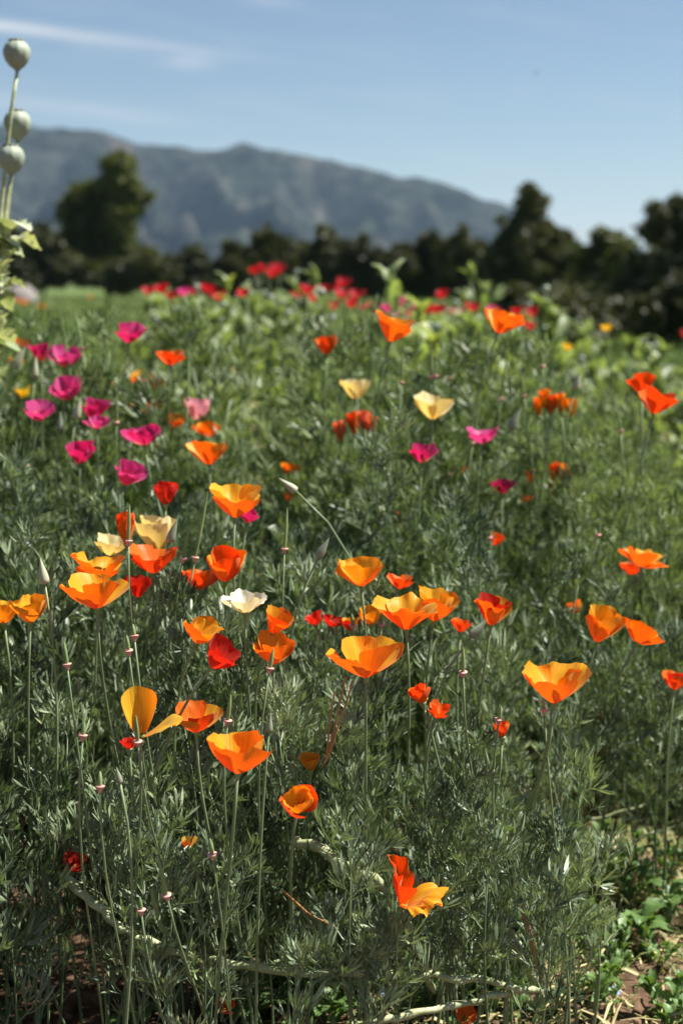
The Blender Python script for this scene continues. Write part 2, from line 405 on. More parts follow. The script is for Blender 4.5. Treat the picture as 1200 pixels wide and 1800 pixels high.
def tree(name, label, px, d, top_py, blobs_px, n, size, seed, mat, group):
    """blobs_px: list of (px, py, rx px, ry px, depth factor) measured at the tree's own distance"""
    base = P(px, 498, d); base.z = hills(base.x, base.y)
    root = empty(name, base, label, 'tree', group)
    k = d / F; rr = random.Random(seed)
    blobs = []
    for (bx, by, ax, ay) in blobs_px:
        c = P(bx, by, d)
        blobs.append((c.x - base.x, rr.uniform(-0.5, 0.5) * ax * k, c.z - base.z, ax * k, ax * k * rr.uniform(0.8, 1.1), ay * k))
    fine = []
    for bl in blobs:
        fine.append(tuple(bl[:3]) + tuple(v * 0.72 for v in bl[3:]))
        for q in range(6):
            dv = Vector((rr.gauss(0, 1), rr.gauss(0, 1), rr.gauss(0.25, 0.9))).normalized(); f = rr.uniform(0.28, 0.5)
            fine.append((bl[0] + dv.x * bl[3] * 0.8, bl[1] + dv.y * bl[4] * 0.8, bl[2] + dv.z * bl[5] * 0.8, bl[3] * f, bl[4] * f, bl[5] * f))
    top = max(bl[2] for bl in blobs)
    tp = [Vector((0, 0, -0.2)), Vector((0.1, 0, top * 0.3)), Vector((-0.1, 0.1, top * 0.6)), Vector((0.05, 0, top * 0.95))]
    th = max(0.08, top * 0.035)
    data = [tube_data(tp, [th, th * 0.8, th * 0.55, th * 0.2], 7)]
    for bl in blobs:
        st = Vector((0, 0, max(0.1, bl[2] * 0.45))); en = Vector(bl[:3])
        data.append(tube_data([st, st.lerp(en, 0.5) + Vector((0, 0, 0.1)), en], [th * 0.5, th * 0.3, th * 0.08], 5))
    vs, fs = merge(*data)
    link('trunk', mesh('trunk', vs, fs, MAT['bark']), root)
    link('crown', crown_mesh('crown', fine, int(n * 1.7), size, seed, mat), root, 'stuff')
    return root
G1 = 'trees along the edge of the field'
tree('oak_tree', 'tall rounded olive-green tree rising above the field edge before the mountains', 190, 95, 280,
     [(215, 318, 46, 38), (175, 352, 55, 38), (245, 345, 26, 34), (150, 400, 56, 50), (215, 400, 42, 40), (125, 365, 24, 24), (190, 450, 80, 50), (160, 485, 70, 30), (235, 485, 60, 30)], 9000, 0.26, 1, MAT['tree_olive'], G1)
tree('shrub_tree', 'low dark bushy tree at the foot of the tall rounded tree', 75, 90, 400,
     [(75, 430, 45, 35), (40, 450, 40, 40), (110, 465, 50, 38), (10, 425, 40, 40), (-60, 430, 60, 50), (60, 490, 60, 25), (0, 490, 60, 25)], 6000, 0.24, 2, MAT['tree_dark'], G1)
tree('shrub_tree', 'dark bushy tree between the tall rounded tree and the long tree line', 265, 88, 440,
     [(255, 470, 45, 34), (300, 480, 34, 25), (215, 485, 50, 25)], 4500, 0.24, 3, MAT['tree_dark'], G1)
far = [(345, 455, 40, 30), (410, 445, 30, 30), (465, 430, 34, 40), (520, 440, 34, 32), (575, 428, 42, 42), (640, 445, 40, 40), (700, 455, 40, 36), (760, 440, 36, 48), (810, 440, 36, 50)]
for i, (bx, by, ax, ay) in enumerate(far):
    rr = random.Random(40 + i)
    bl = [(bx, by + 10, ax, ay * 0.8), (bx - ax * 0.5, by + 38, ax * 0.8, ay), (bx + ax * 0.6, by + 34, ax * 0.8, ay), (bx + rr.uniform(-12, 12), by - ay * 0.35, ax * 0.5, ay * 0.5), (bx, by + 55, ax * 1.2, ay * 0.9), (bx + ax * 0.7, by + 50, ax, ay * 0.9)]
    tree('field_edge_tree', 'dark green tree in the long low row below the mountains', bx, 75 + rr.uniform(-6, 6), by - ay, bl, 6500, 0.16, 60 + i, MAT['tree_dark'], 'row of low trees below the mountains')
tree('conifer_tree', 'dark pointed tree standing highest in the wood right of the mountains', 925, 62, 328,
     [(925, 348, 26, 20), (930, 372, 38, 26), (915, 405, 52, 32), (940, 440, 70, 40), (890, 470, 60, 45), (960, 490, 80, 50), (930, 545, 90, 45)], 10000, 0.17, 11, MAT['tree_dark'], G1)
tree('broad_tree', 'dark rounded tree between the pointed tree and the huge dark tree', 1055, 58, 400,
     [(1060, 425, 32, 25), (1040, 455, 45, 36), (1080, 470, 45, 40), (1040, 520, 60, 45), (1010, 560, 50, 40)], 7000, 0.16, 12, MAT['tree_olive'], G1)
tree('broad_tree', 'huge dark spreading tree closing off the field with black shade beneath', 1190, 50, 340,
     [(1150, 392, 36, 34), (1205, 385, 55, 48), (1270, 370, 70, 60), (1170, 450, 62, 50), (1130, 500, 60, 55), (1230, 480, 90, 80), (1180, 550, 90, 50), (1100, 560, 60, 40), (1330, 470, 90, 110)], 15000, 0.15, 13, MAT['tree_dark'], G1)

# ---------------------------------------------------------------- meadow grass beyond the beds
def blades(name, n, xr, yr, hgt, wid, seed, mat, dens=None):
    r = np.random.RandomState(seed)
    y = yr[0] * (yr[1] / yr[0]) ** r.uniform(0, 1, n); x = r.uniform(xr[0], xr[1], n) * y
    z = np.array([hills(a, bb) for a, bb in zip(x, y)])
    h = r.uniform(0.5, 1.2, n) * hgt; ww = r.uniform(0.7, 1.3, n) * wid * (y / yr[0]) ** 0.6
    an = r.uniform(0, 6.28, n); lx = r.normal(size=n) * h * 0.35; ly = r.normal(size=n) * h * 0.35
    a = np.stack([x - np.cos(an) * ww, y - np.sin(an) * ww, z - 0.02], 1); bq = np.stack([x + np.cos(an) * ww, y + np.sin(an) * ww, z - 0.02], 1)
    c = np.stack([x + lx, y + ly, z + h], 1)
    V = np.stack([a, bq, c], 1).reshape(-1, 3)
    return mesh(name, V.tolist(), np.arange(n * 3).reshape(-1, 3).tolist(), mat, False)
go = link('meadow_grass', blades('meadow_grass', 45000, (-0.42, 0.40), (7.5, 85), 0.16, 0.010, 5, MAT['grass']), kind='stuff')
tag(go, 'green meadow grass covering the open field behind the flower beds', 'grass')

def rock(name, loc, s, seed):
    r = random.Random(seed); vs, fs = lathe([(0.001, 1.0), (0.45, 0.93), (0.8, 0.66), (1.0, 0.3), (1.02, 0.0), (0.9, -0.25)], 14)
    vs = [Vector((v.x * s[0], v.y * s[1], v.z * s[2])) * (1 + 0.22 * mnoise.noise(v * 1.6 + Vector((seed, 0, 0)))) for v in vs]
    ob = link(name, mesh(name, vs, fs, plain('pale rock', (0.17, 0.15, 0.14), 0.9, (0.29, 0.26, 0.25), 3, 0.02))); ob.location = loc
    return ob
for i, (bx, by, ax, ay) in enumerate([(925, 545, 60, 40), (1000, 555, 70, 50), (1095, 560, 75, 60), (1185, 555, 80, 70), (1290, 550, 80, 75)]):
    tree('verge_shrub', 'black-green shrub filling the shade under the big dark trees', bx, 16 + 1.3 * ((i * 2) % 5), by - ay, [(bx, by, ax, ay), (bx - 30, by + 15, ax * 0.7, ay * 0.8), (bx + 34, by + 12, ax * 0.7, ay * 0.8), (bx, by + 42, ax, ay * 0.8)], 6000, 0.055, 80 + i, MAT['tree_dark'], 'shrubs under the dark trees')
q = P(35, 520, 60); tag(rock('boulder', (q.x, q.y, 0.0), (0.8, 0.6, 0.72), 3), 'pale grey boulder in the meadow behind the seed-head plant', 'rock')

# ---------------------------------------------------------------- petals and flowers
TOPS = []         # (position, label) of flowers with a label of their own
FLOWERS = []      # (px, py, rx, ry, depth) that leaves must not cover
def petal_data(L, a, phi, S, cup, flare, rs, ruffle, seed, nu=9, nv=9, inner=1.0, notch=0.30):
    """one fan-shaped petal; a: half opening angle; phi: azimuth; S: width factor; it bends round the flower's axis"""
    r_ = 0.0030 * (L / 0.035); z_ = 0.0
    prof = [(r_, z_, a + cup * 0.45)]
    for j in range(1, nv + 1):
        v = (j - 0.5) / nv
        th = a + cup * (0.45 - v) + flare * max(0, v - 0.62) / 0.38
        r_ += math.sin(th) * L / nv; z_ += math.cos(th) * L / nv
        prof.append((r_, z_, th))
    vs, uvs, fs = [], [], []
    cp, sp_ = math.cos(phi), math.sin(phi)
    for j in range(nv + 1):
        v0 = j / nv
        for i in range(nu + 1):
            u = -1 + 2 * i / nu
            lim = 1 - notch * abs(u) ** 2.6 + ruffle * 0.8 * mnoise.noise(Vector((u * 2.1, seed * 3.1, 0.5))) + ruffle * 0.5 * mnoise.noise(Vector((u * 6.0, seed * 1.3, 0.2))) + 0.012 * mnoise.noise(Vector((u * 17.0, seed * 2.3, 0.7)))
            v = v0 * lim
            f = v * nv; k = min(int(f), nv - 1); w_ = f - k
            r_, z_, th = [prof[k][q] * (1 - w_) + prof[k + 1][q] * w_ for q in range(3)]
            hw = L * S * (0.09 + 0.55 * math.sin(min(1.0, v0 * 1.02) * math.pi / 2) ** 0.85)
            Rc = max(0.42 * hw, 1.12 * r_ / max(0.35, math.cos(th)))
            ang = max(-1.9, min(1.9, u * hw / Rc)); lat = Rc * math.sin(ang); inn = Rc * (1 - math.cos(ang))
            nzv = mnoise.noise(Vector((u * 1.7 + seed, v * 1.2, seed * 1.7))); nz2 = mnoise.noise(Vector((u * 5.5, v * 2.0, seed * 2.7)))
            inn += (nzv * 1.8 + nz2 * 0.6 + 0.22 * math.sin(u * 8.5 + seed * 5)) * ruffle * L * v0 ** 1.7 + (1 - inner) * r_
            rr = r_ - inn * math.cos(th); zz = z_ + inn * math.sin(th)
            vs.append(Vector((rr * cp - lat * sp_, rr * sp_ + lat * cp, zz)))
            uvs.append((0.5 + 0.5 * u, v))
    for j in range(nv):
        for i in range(nu):
            c = j * (nu + 1) + i
            fs.append((c, c + 1, c + nu + 2, c + nu + 1))
    return vs, fs, uvs
def ground_pt(x, y): return Vector((x, y, hills(x, y) - 0.01))
def stem_curve(base, root, axis_, n=10):
    L = (base - root).length
    return bez(root, root + Vector((0, 0, 1)) * L * 0.35, base - axis_ * L * 0.30, base, n)
SEED = [0]
def flower(px, py, d, wpx, col, a, tx=0.0, ty=0.0, label='', group=None, yaw=None, petals=None, cull=True, cup=28, flare=0,
           ruffle=0.09, root=None, thick=1.0, hi=True, name='poppy_flower', foot=None, lscale=1.0):
    SEED[0] += 1; sd = SEED[0]; r = random.Random(sd * 17)
    col2 = None
    if isinstance(col, tuple): col, col2 = col
    a = a - 7 if a > 30 else a
    a_ = R(a); W = wpx * d / F
    L = lscale * W / (2 * max(0.26, math.sin(min(a_, R(80))))) * (0.98 if a > 25 else 0.8)
    L = min(L * 0.95, 0.052)
    ax = Vector((tx, ty, 1)).normalized()
    ctr = P(px, py, d)
    base = ctr - ax * (L * math.cos(a_) * 0.5)
    rt = foot if foot else (base.x + r.uniform(-0.06, 0.06) - tx * 0.06, base.y + r.uniform(0.03, 0.16) - ty * 0.05)
    g0 = ground_pt(*rt)
    e = empty(name, g0, label, 'flower', group)
    if not group and hi: TOPS.append((ctr, label))
    M3 = zframe(ax)
    if yaw is None: yaw = r.uniform(0, 90)
    S = 1.0
    if petals is None:
        petals = [(k * 90 + r.uniform(-9, 9), (6 if k % 2 == 0 else -5) * min(1, a / 40) + r.uniform(-7, 7) * min(1, a / 30), r.uniform(0.9, 1.06), flare + r.uniform(-16, 14) * min(1, a / 30), r.uniform(0.9, 1.1)) for k in range(4)]
    off = base - g0
    nu, nv = (16, 11) if hi else (6, 5)
    for k, (ph, da, ls, fl, sw) in enumerate(petals):
        vs, fs, uvs = petal_data(L * ls, R(max(2, a + da)), R(yaw + ph), S * sw, R(cup), R(fl), 0, ruffle * r.uniform(0.7, 1.3), sd + k * 0.37, nu, nv, 0.93 if k % 2 else 1.0)
        vs = [M3 @ v + off for v in vs]
        mt = PET[col2] if (col2 and k % 2) else PET[col]
        link('petal', mesh('petal', vs, fs, mt, True, uvs), e)
    # stem with receptacle
    pts = stem_curve(off - ax * 0.004, Vector((0, 0, 0)), ax, 12 if hi else 7)
    rad0 = 0.0013 * thick
    link('stem', mesh('stem', *tube_data(pts, [rad0 * (1.5 - 0.5 * i / (len(pts) - 1)) for i in range(len(pts))], 6), MAT['stem']), e)
    link('receptacle', mesh('receptacle', *xf(lathe([(rad0, -0.007), (rad0 * 1.5, -0.004), (0.0036, 0.0), (0.0040, 0.0012), (0.0025, 0.002)], 9), M3, off), MAT['stem' if col not in ('orange', 'gold') else 'pod']), e)
    if hi and a > 25:
        parts = []
        for q in range(14):
            an = r.uniform(0, 6.28); rr_ = r.uniform(0.0005, 0.003); h = L * r.uniform(0.2, 0.33)
            p0 = Vector((rr_ * math.cos(an), rr_ * math.sin(an), 0)); p1 = Vector((rr_ * 2.4 * math.cos(an), rr_ * 2.4 * math.sin(an), h))
            parts.append(tube_data([p0, p0.lerp(p1, 0.45), p1], [0.0002, 0.0004, 0.0003], 4))
        link('stamen_cluster', mesh('stamen_cluster', *xf(merge(*parts), M3, off), MAT['stamen']), e)
    if cull:
        FLOWERS.append((px, py, wpx * 0.5, max(wpx * 0.36, F * L * math.cos(a_) / d * 0.55), d))
    return e

GM = 'magenta poppies behind the front mound'
GO = 'small orange poppies in the back of the bed'
LM = 'magenta poppy flower with yellow base among the magenta group'
LO = 'small soft orange poppy in the back of the bed'
# front, in focus
flower(643, 1163, 1.31, 126, 'orange', 54, 0.0, -0.06, 'largest wide-open orange poppy above the bent dry needles', yaw=43, cup=34)
flower(975, 1206, 1.33, 120, 'orange', 50, 0.05, -0.05, 'single tall orange poppy on a thick leafy stem above weeds', yaw=20, ruffle=0.09, thick=1.5, foot=(0.155, 1.56))
flower(420, 1327, 1.20, 112, 'orange', 46, 0.08, -0.05, 'plump orange poppy with a yellow-lit inner petal low in the bed', yaw=50, cup=40)
flower(170, 1043, 1.38, 108, 'orange', 50, 0.0, -0.03, 'wide orange poppy directly in front of its twin', yaw=45, cup=22)
flower(174, 1000, 1.46, 102, 'orange', 56, 0.06, -0.02, 'orange poppy with yellow rim half hidden behind its twin', yaw=30)
flower(246, 1266, 1.27, 74, 'gold', 30, 0.0, -0.1, 'golden poppy with one upright petal and one bent sideways', petals=[(100, -14, 1.25, 0, 1.0), (-20, 30, 1.15, 45, 0.75)], yaw=0, ruffle=0.06)
flower(345, 1268, 1.33, 84, ('orange', 'redorange'), 52, 0.0, -0.03, 'shaded deep orange poppy beside the golden two-petal one', yaw=44, cup=34)
flower(525, 1413, 1.22, 56, ('redorange', 'gold'), 30, 0.18, -0.75, 'small red-orange cupped poppy turned to face outward', yaw=30, cup=50)
flower(415, 884, 1.55, 88, ('orange', 'gold'), 46, 0.10, -0.08, 'orange poppy with a tall yellow-lit petal above grey leaf sprigs', yaw=45)
flower(397, 996, 1.50, 66, ('orange', 'redorange'), 36, 0.05, -0.25, 'rounded orange cup poppy on a long bare stem', yaw=20, cup=44)
flower(270, 987, 1.52, 88, 'redorange', 52, -0.03, 0.05, 'flat red-orange poppy below the cream poppies', yaw=40)
flower(55, 1073, 1.40, 62, 'gold', 40, 0.1, -0.10, 'golden poppy near the pale bud with dark sprigs before it', yaw=15)
flower(5, 1078, 1.42, 60, 'gold', 44, -0.1, -0.05, 'golden poppy beside the other golden poppy near the pale bud', yaw=50)
flower(354, 1112, 1.36, 68, ('orange', 'gold'), 44, 0.50, -0.30, 'orange poppy leaning sideways over the red closed one', yaw=10, cup=35)
flower(385, 1155, 1.31, 58, 'red', 30, 0.75, -0.15, 'red half-closed poppy tilted on a bare curved stem', yaw=30, cup=40)
flower(486, 1096, 1.42, 46, ('redorange', 'orange'), 34, 0.45, -0.30, 'small red-orange poppy leaning, just above a leaf-veiled orange poppy', yaw=20)
flower(484, 1147, 1.41, 76, 'orange', 46, 0.1, -0.2, 'orange poppy veiled by leaf sprigs', yaw=10, cull=False)
flower(712, 1081, 1.42, 98, 'orange', 48, -0.08, -0.08, 'flared orange poppy overlapping a golden one behind it', yaw=38, cup=10, flare=14, ruffle=0.08)
flower(766, 1068, 1.50, 84, ('orange', 'gold'), 46, 0.15, -0.10, 'golden-orange poppy behind the flared orange poppy', yaw=25)
flower(632, 1009, 1.50, 80, ('orange', 'gold'), 46, -0.12, -0.15, 'orange poppy with twisted petals and yellow folds', yaw=5, ruffle=0.14, cup=18)
flower(702, 1024, 1.56, 56, 'redorange', 56, 0.25, -0.02, 'flat red-orange poppy beside the twisted orange poppy', yaw=30, ruffle=0.1)
flower(652, 1084, 1.55, 40, 'gold', 38, 0.0, -0.05, 'small golden cup poppy among dark red poppies', yaw=40, cup=45)
flower(866, 1076, 1.50, 58, ('orange', 'red'), 36, 0.12, -0.15, 'red and orange poppy with a dark bud beside it', yaw=15, ruffle=0.09)
flower(810, 1101, 1.56, 36, 'redorange', 44, 0.1, 0.0, 'small red-orange poppy between two larger orange poppies', yaw=30)
flower(553, 1090, 1.60, 38, 'red', 50, -0.3, 0.0, 'dark red shaded poppy with folded petals', yaw=30, group=None)
flower(583, 1093, 1.61, 40, 'red', 54, 0.3, 0.0, 'dark red shaded poppy next to a tiny yellow-rimmed one', yaw=10)
flower(616, 1098, 1.60, 34, ('red', 'gold'), 40, 0.0, 0.0, 'tiny dark red poppy with a yellow-lit rim', yaw=30)
flower(1056, 1103, 1.60, 60, ('orange', 'gold'), 34, 0.22, -0.25, 'orange poppy with a pointed upright petal by a larger drooping one', yaw=5, ruffle=0.1)
flower(1126, 1116, 1.64, 70, 'orange', 52, 0.55, 0.25, 'orange poppy turned away on a long arched bare stem', yaw=45, foot=(0.24, 1.78))
flower(1130, 985, 1.90, 78, 'orange', 62, 0.25, 0.1, 'orange poppy with flat drooping petals over curled tendrils', yaw=30, flare=30, ruffle=0.1)
flower(1108, 1000, 1.98, 36, 'redorange', 44, 0.1, 0.1, 'small red poppy under the drooping orange poppy', yaw=30)
flower(1186, 1198, 1.72, 42, ('redorange', 'red'), 40, 0.1, 0.0, 'dull red poppy low over the weedy verge', yaw=30, cup=45)
flower(712, 1572, 1.28, 66, ('redorange', 'orange'), 30, 0.15, -0.40, 'wilting orange and red poppy lying low among the stems', yaw=0, cup=5, ruffle=0.2, cull=False, petals=[(185, -18, 1.2, 0, 0.5), (280, 15, 1.15, 60, 0.7), (120, -16, 1.45, 10, 0.5), (335, 22, 1.2, 50, 0.8)])
flower(738, 1222, 1.40, 34, 'redorange', 26, -0.3, 0.0, 'narrow red-orange poppy behind a thick leafy shoot', yaw=30, cull=False)
flower(770, 1250, 1.41, 48, 'redorange', 48, 0.3, -0.1, 'flattened red-orange poppy below the narrow one behind the shoot', yaw=10, cull=False)
flower(222, 930, 1.50, 20, 'redorange', 5, -0.03, 0.0, 'furled red-orange poppy closed to a tube', yaw=0, cup=8, lscale=1.9)
flower(292, 868, 1.62, 42, 'red', 26, 0.05, -0.1, 'small bright red closed poppy above feathery sprigs', yaw=35, cup=45)
flower(195, 960, 1.57, 58, 'cream', 46, 0.22, -0.15, 'cream poppy with rounded petals beside a green leaf', yaw=30, cup=40)
flower(275, 938, 1.60, 66, 'cream', 34, -0.05, 0.05, 'tall pale cream poppy with long split petals', yaw=15, ruffle=0.15, lscale=1.0)
flower(430, 1062, 1.41, 68, 'white', 52, 0.0, -0.12, 'creamy white crinkled poppy behind leaf sprigs', yaw=20, ruffle=0.16, cull=True)
flower(243, 1032, 1.57, 44, 'red', 36, 0.1, 0.0, 'red poppy mostly hidden behind a leafy stem', yaw=20)
flower(352, 1020, 1.62, 58, 'redorange', 44, 0.0, 0.0, 'red-orange poppy behind the rounded orange cup', yaw=40)
flower(228, 1308, 1.32, 26, 'red', 30, 0.0, 0.0, 'dark red poppy in shade below the golden two-petal one', yaw=40)
flower(545, 1342, 1.42, 38, 'orange', 40, 0.0, 0.0, 'small orange poppy deep inside the foliage', yaw=40, cull=False)
flower(882, 1284, 1.40, 26, 'redorange', 20, 0.0, 0.0, 'thin red petal poppy behind a dark leaf tuft', yaw=40, cull=False)
flower(436, 908, 1.62, 34, 'magenta', 40, 0.2, 0.0, 'magenta poppy peeping from behind an orange poppy', yaw=40)
flower(330, 1482, 1.30, 26, 'gold', 40, 0.0, 0.0, 'tiny golden poppy in the shaded foliage', yaw=40, cull=False)
flower(818, 1788, 1.44, 44, 'redorange', 62, 0.2, -0.3, 'fallen red-orange poppy on the ground below the lying stems', yaw=40, cull=False)
flower(130, 1520, 1.45, 40, 'red', 40, 0.3, -0.2, 'dark red poppy deep in the shade of the hollow', yaw=40, cull=False)
flower(395, 1770, 1.47, 40, 'redorange', 55, 0.3, -0.2, 'shaded red poppy on the ground among broad leaves', yaw=40, cull=False)
# magenta group and the ones behind, out of focus
for (x, y, d, w_, c, a, tx, ty, yw) in [
    (252, 768, 1.95, 66, 'magenta', 54, 0.05, -0.05, 45), (225, 836, 1.80, 58, 'rose', 40, 0.55, -0.2, 10), (142, 800, 1.92, 42, 'magenta', 40, 0.2, -0.2, 20),
    (69, 726, 1.95, 56, 'rose', 50, 0.12, -0.05, 45), (115, 630, 2.20, 54, 'rose', 46, -0.05, -0.2, 25), (72, 622, 2.30, 40, 'magenta', 34, 0.2, 0.0, 10),
    (118, 687, 2.10, 46, 'rose', 40, 0.2, -0.4, 25), (166, 722, 2.05, 44, 'magenta', 42, 0.2, -0.1, 5), (172, 745, 2.0, 42, 'rose', 50, 0.3, 0.0, 35),
    (228, 588, 2.20, 58, 'magenta', 46, 0.22, -0.05, 40)]:
    flower(x, y, d, w_, c, a + rnd.uniform(-6, 8), tx + rnd.uniform(-0.25, 0.25), ty + rnd.uniform(-0.3, 0.1), LM, GM, yaw=yw + rnd.uniform(-25, 25), ruffle=0.14)
flower(367, 798, 1.90, 74, 'orange', 50, -0.05, 0.0, 'soft orange poppy with pointed petal beside the magenta group', yaw=40)
flower(300, 631, 2.30, 50, 'redorange', 54, 0.05, 0.0, 'red-orange poppy with wing-like petals standing over the lawn', yaw=45, ruffle=0.12)
flower(346, 721, 2.30, 48, 'pink', 40, 0.1, 0.0, 'pale pink poppy cup behind the magenta group', yaw=20, cup=40)
flower(575, 606, 2.25, 36, ('redorange', 'red'), 26, 0.05, 0.0, 'red closed poppy on a straight stem high over the bed', yaw=30, cup=40)
flower(692, 580, 2.00, 78, 'orange', 48, 0.30, -0.05, 'orange poppy leaning high over the bed before red flowers', yaw=15, flare=12, ruffle=0.10)
flower(625, 685, 2.30, 46, 'cream', 40, 0.0, 0.0, 'pale yellow shaded poppy behind stems', yaw=30, cup=40)
flower(760, 718, 2.00, 70, 'cream', 48, 0.0, -0.08, 'cream poppy with yellow base at the back of the bed', yaw=42, ruffle=0.08)
flower(847, 767, 2.00, 62, 'rose', 56, 0.08, -0.08, 'wide rose-magenta poppy beyond the cream one', yaw=30)
flower(742, 798, 1.90, 54, 'magenta', 46, 0.05, -0.08, 'magenta poppy below the cream one', yaw=30, cup=36)
flower(882, 568, 2.10, 60, 'orange', 44, 0.40, 0.0, 'orange poppy bent sideways on an arched stem before the dark trees', yaw=30, ruffle=0.16, flare=15)
flower(1128, 676, 2.15, 46, 'redorange', 40, 0.0, 0.1, 'smaller red-orange poppy touching a larger one above the verge', yaw=20, ruffle=0.1)
flower(1152, 706, 2.00, 68, 'redorange', 44, 0.20, -0.05, 'large red-orange poppy in front of a smaller one above the verge', yaw=20, ruffle=0.06)
flower(882, 856, 2.05, 44, 'wine', 46, 0.0, 0.0, 'dark wine poppy in shade among the leaves', yaw=20)
for (x, y, d, w_, c, a) in [(250, 672, 2.6, 48, 'orange', 46), (272, 676, 2.65, 36, 'orange', 46), (256, 717, 2.45, 58, 'orange', 56), (366, 757, 2.5, 46, 'orange', 50), (310, 740, 2.7, 38, 'orange', 44),
    (194, 676, 2.8, 24, 'orange', 44), (212, 688, 2.7, 28, 'redorange', 50), (176, 672, 2.85, 22, 'orange', 44), (158, 670, 2.9, 22, 'redorange', 44), (508, 826, 2.3, 36, 'orange', 44), (510, 874, 2.35, 28, 'orange', 46),
    (25, 640, 2.6, 34, 'orange', 44), (40, 690, 2.5, 30, 'yellow', 44), (285, 790, 2.5, 26, 'orange', 44), (803, 832, 2.2, 36, 'orange', 48), (1010, 1070, 2.0, 24, 'orange', 34), (40, 605, 2.9, 24, 'orange', 40),
    (870, 950, 2.05, 26, 'redorange', 40), (712, 905, 2.2, 24, 'orange', 40), (930, 878, 2.3, 24, 'redorange', 30), (300, 745, 2.8, 30, 'orange', 40)]:
    flower(x, y, d, w_, c, a, rnd.uniform(-0.35, 0.35), rnd.uniform(-0.35, 0.15), LO, GO, ruffle=0.13)
for (x, y, d, c) in [(640, 742, 2.2, 'coral'), (652, 750, 2.2, 'coral'), (597, 758, 2.25, 'coral'), (622, 745, 2.25, 'redorange')]:
    flower(x, y, d, 20, c, 10, rnd.uniform(-0.1, 0.1), 0, 'furled coral bud-like poppy in the small coral cluster', 'coral furled poppies', cup=12, lscale=1.3)
for (x, y, d, c) in [(957, 703, 2.2, 'orange'), (969, 712, 2.2, 'redorange'), (984, 710, 2.2, 'orange'), (1002, 718, 2.25, 'gold'), (946, 715, 2.25, 'orange'),
                     (974, 830, 2.3, 'redorange'), (988, 832, 2.3, 'gold'), (994, 845, 2.3, 'coral'), (974, 853, 2.3, 'orange'), (998, 860, 2.3, 'orange'), (812, 838, 2.2, 'gold'), (935, 840, 2.3, 'orange')]:
    flower(x, y, d, 18, c, 10, rnd.uniform(-0.15, 0.15), 0, 'furled small orange poppy in a tight cluster over the leaves', 'furled orange poppies in clusters', cup=12, lscale=1.3)

# ---------------------------------------------------------------- seed pods and buds
def pod(px, py, d, hpx, lean=0.0, name='seed_pod', label='slender green seed pod on a pink collar among the feathery leaves', group='slender seed pods with pink collars', thick=1.0, foot=None):
    r = random.Random(int(px * 7 + py)); lean += r.uniform(-0.12, 0.12); hpx *= r.uniform(0.8, 1.5); c = P(px, py, d); ax = Vector((lean, r.uniform(-0.15, 0.15), 1)).normalized()
    rt = foot or (c.x - lean * 0.15 + r.uniform(-0.04, 0.07), c.y + r.uniform(0.05, 0.16)); g0 = ground_pt(*rt)
    e = empty(name, g0, label, 'seed pod', group); off = c - g0; M3 = zframe(ax); h = hpx * d / F
    pts = stem_curve(off, Vector((0, 0, 0)), ax, 9); k = 0.0010 * thick
    link('stem', mesh('stem', *tube_data(pts, [k * (1.4 - 0.4 * i / 9) for i in range(10)], 6), MAT['stem']), e)
    link('collar', mesh('collar', *xf(lathe([(0.0014, -0.005), (0.0024, -0.002), (0.0042, 0.0), (0.0045, 0.0007), (0.0028, 0.0010), (0.0014, 0.0008)], 12), M3, off), MAT['collar']), e)
    link('pod', mesh('pod', *xf(lathe([(0.0016, 0.0), (0.0022, h * 0.25), (0.0019, h * 0.6), (0.0009, h * 0.92), (0.0002, h)], 7), M3, off), MAT['pod']), e)
for a in [(118, 1168, 1.32, 32, -0.1), (226, 1144, 1.33, 28), (236, 1118, 1.36, 24), (813, 1182, 1.34, 34), (500, 965, 1.52, 62, 0.08), (226, 951, 1.48, 50), (322, 982, 1.5, 44, 0.15),
          (343, 980, 1.5, 120, 0.28), (474, 1175, 1.33, 34, 0.08), (146, 1293, 1.26, 26), (176, 1383, 1.20, 26), (242, 1304, 1.25, 36), (400, 1267, 1.30, 34, 0.05), (876, 1265, 1.36, 34, 0.08),
          (293, 1574, 1.22, 55, -0.08), (373, 1502, 1.22, 30), (765, 660, 2.1, 30), (757, 662, 2.1, 55), (705, 672, 2.1, 50), (953, 643, 2.2, 30), (790, 664, 2.15, 35, 0.5), (47, 818, 1.9, 20), (205, 742, 2.0, 40), (128, 690, 2.2, 170, -0.08),
          (145, 612, 2.3, 62, -0.15), (330, 700, 2.2, 60), (620, 1100, 1.55, 18), (670, 1098, 1.56, 18), (955, 1248, 1.35, 20), (1050, 940, 1.9, 20), (1090, 757, 2.1, 24), (860, 945, 1.95, 20), (248, 1600, 1.25, 24), (830, 778, 2.1, 60, 0.2), (920, 695, 2.2, 50, -0.25), (880, 700, 2.2, 60, 0.2), (985, 690, 2.3, 40, 0.2)]:
    pod(*a)
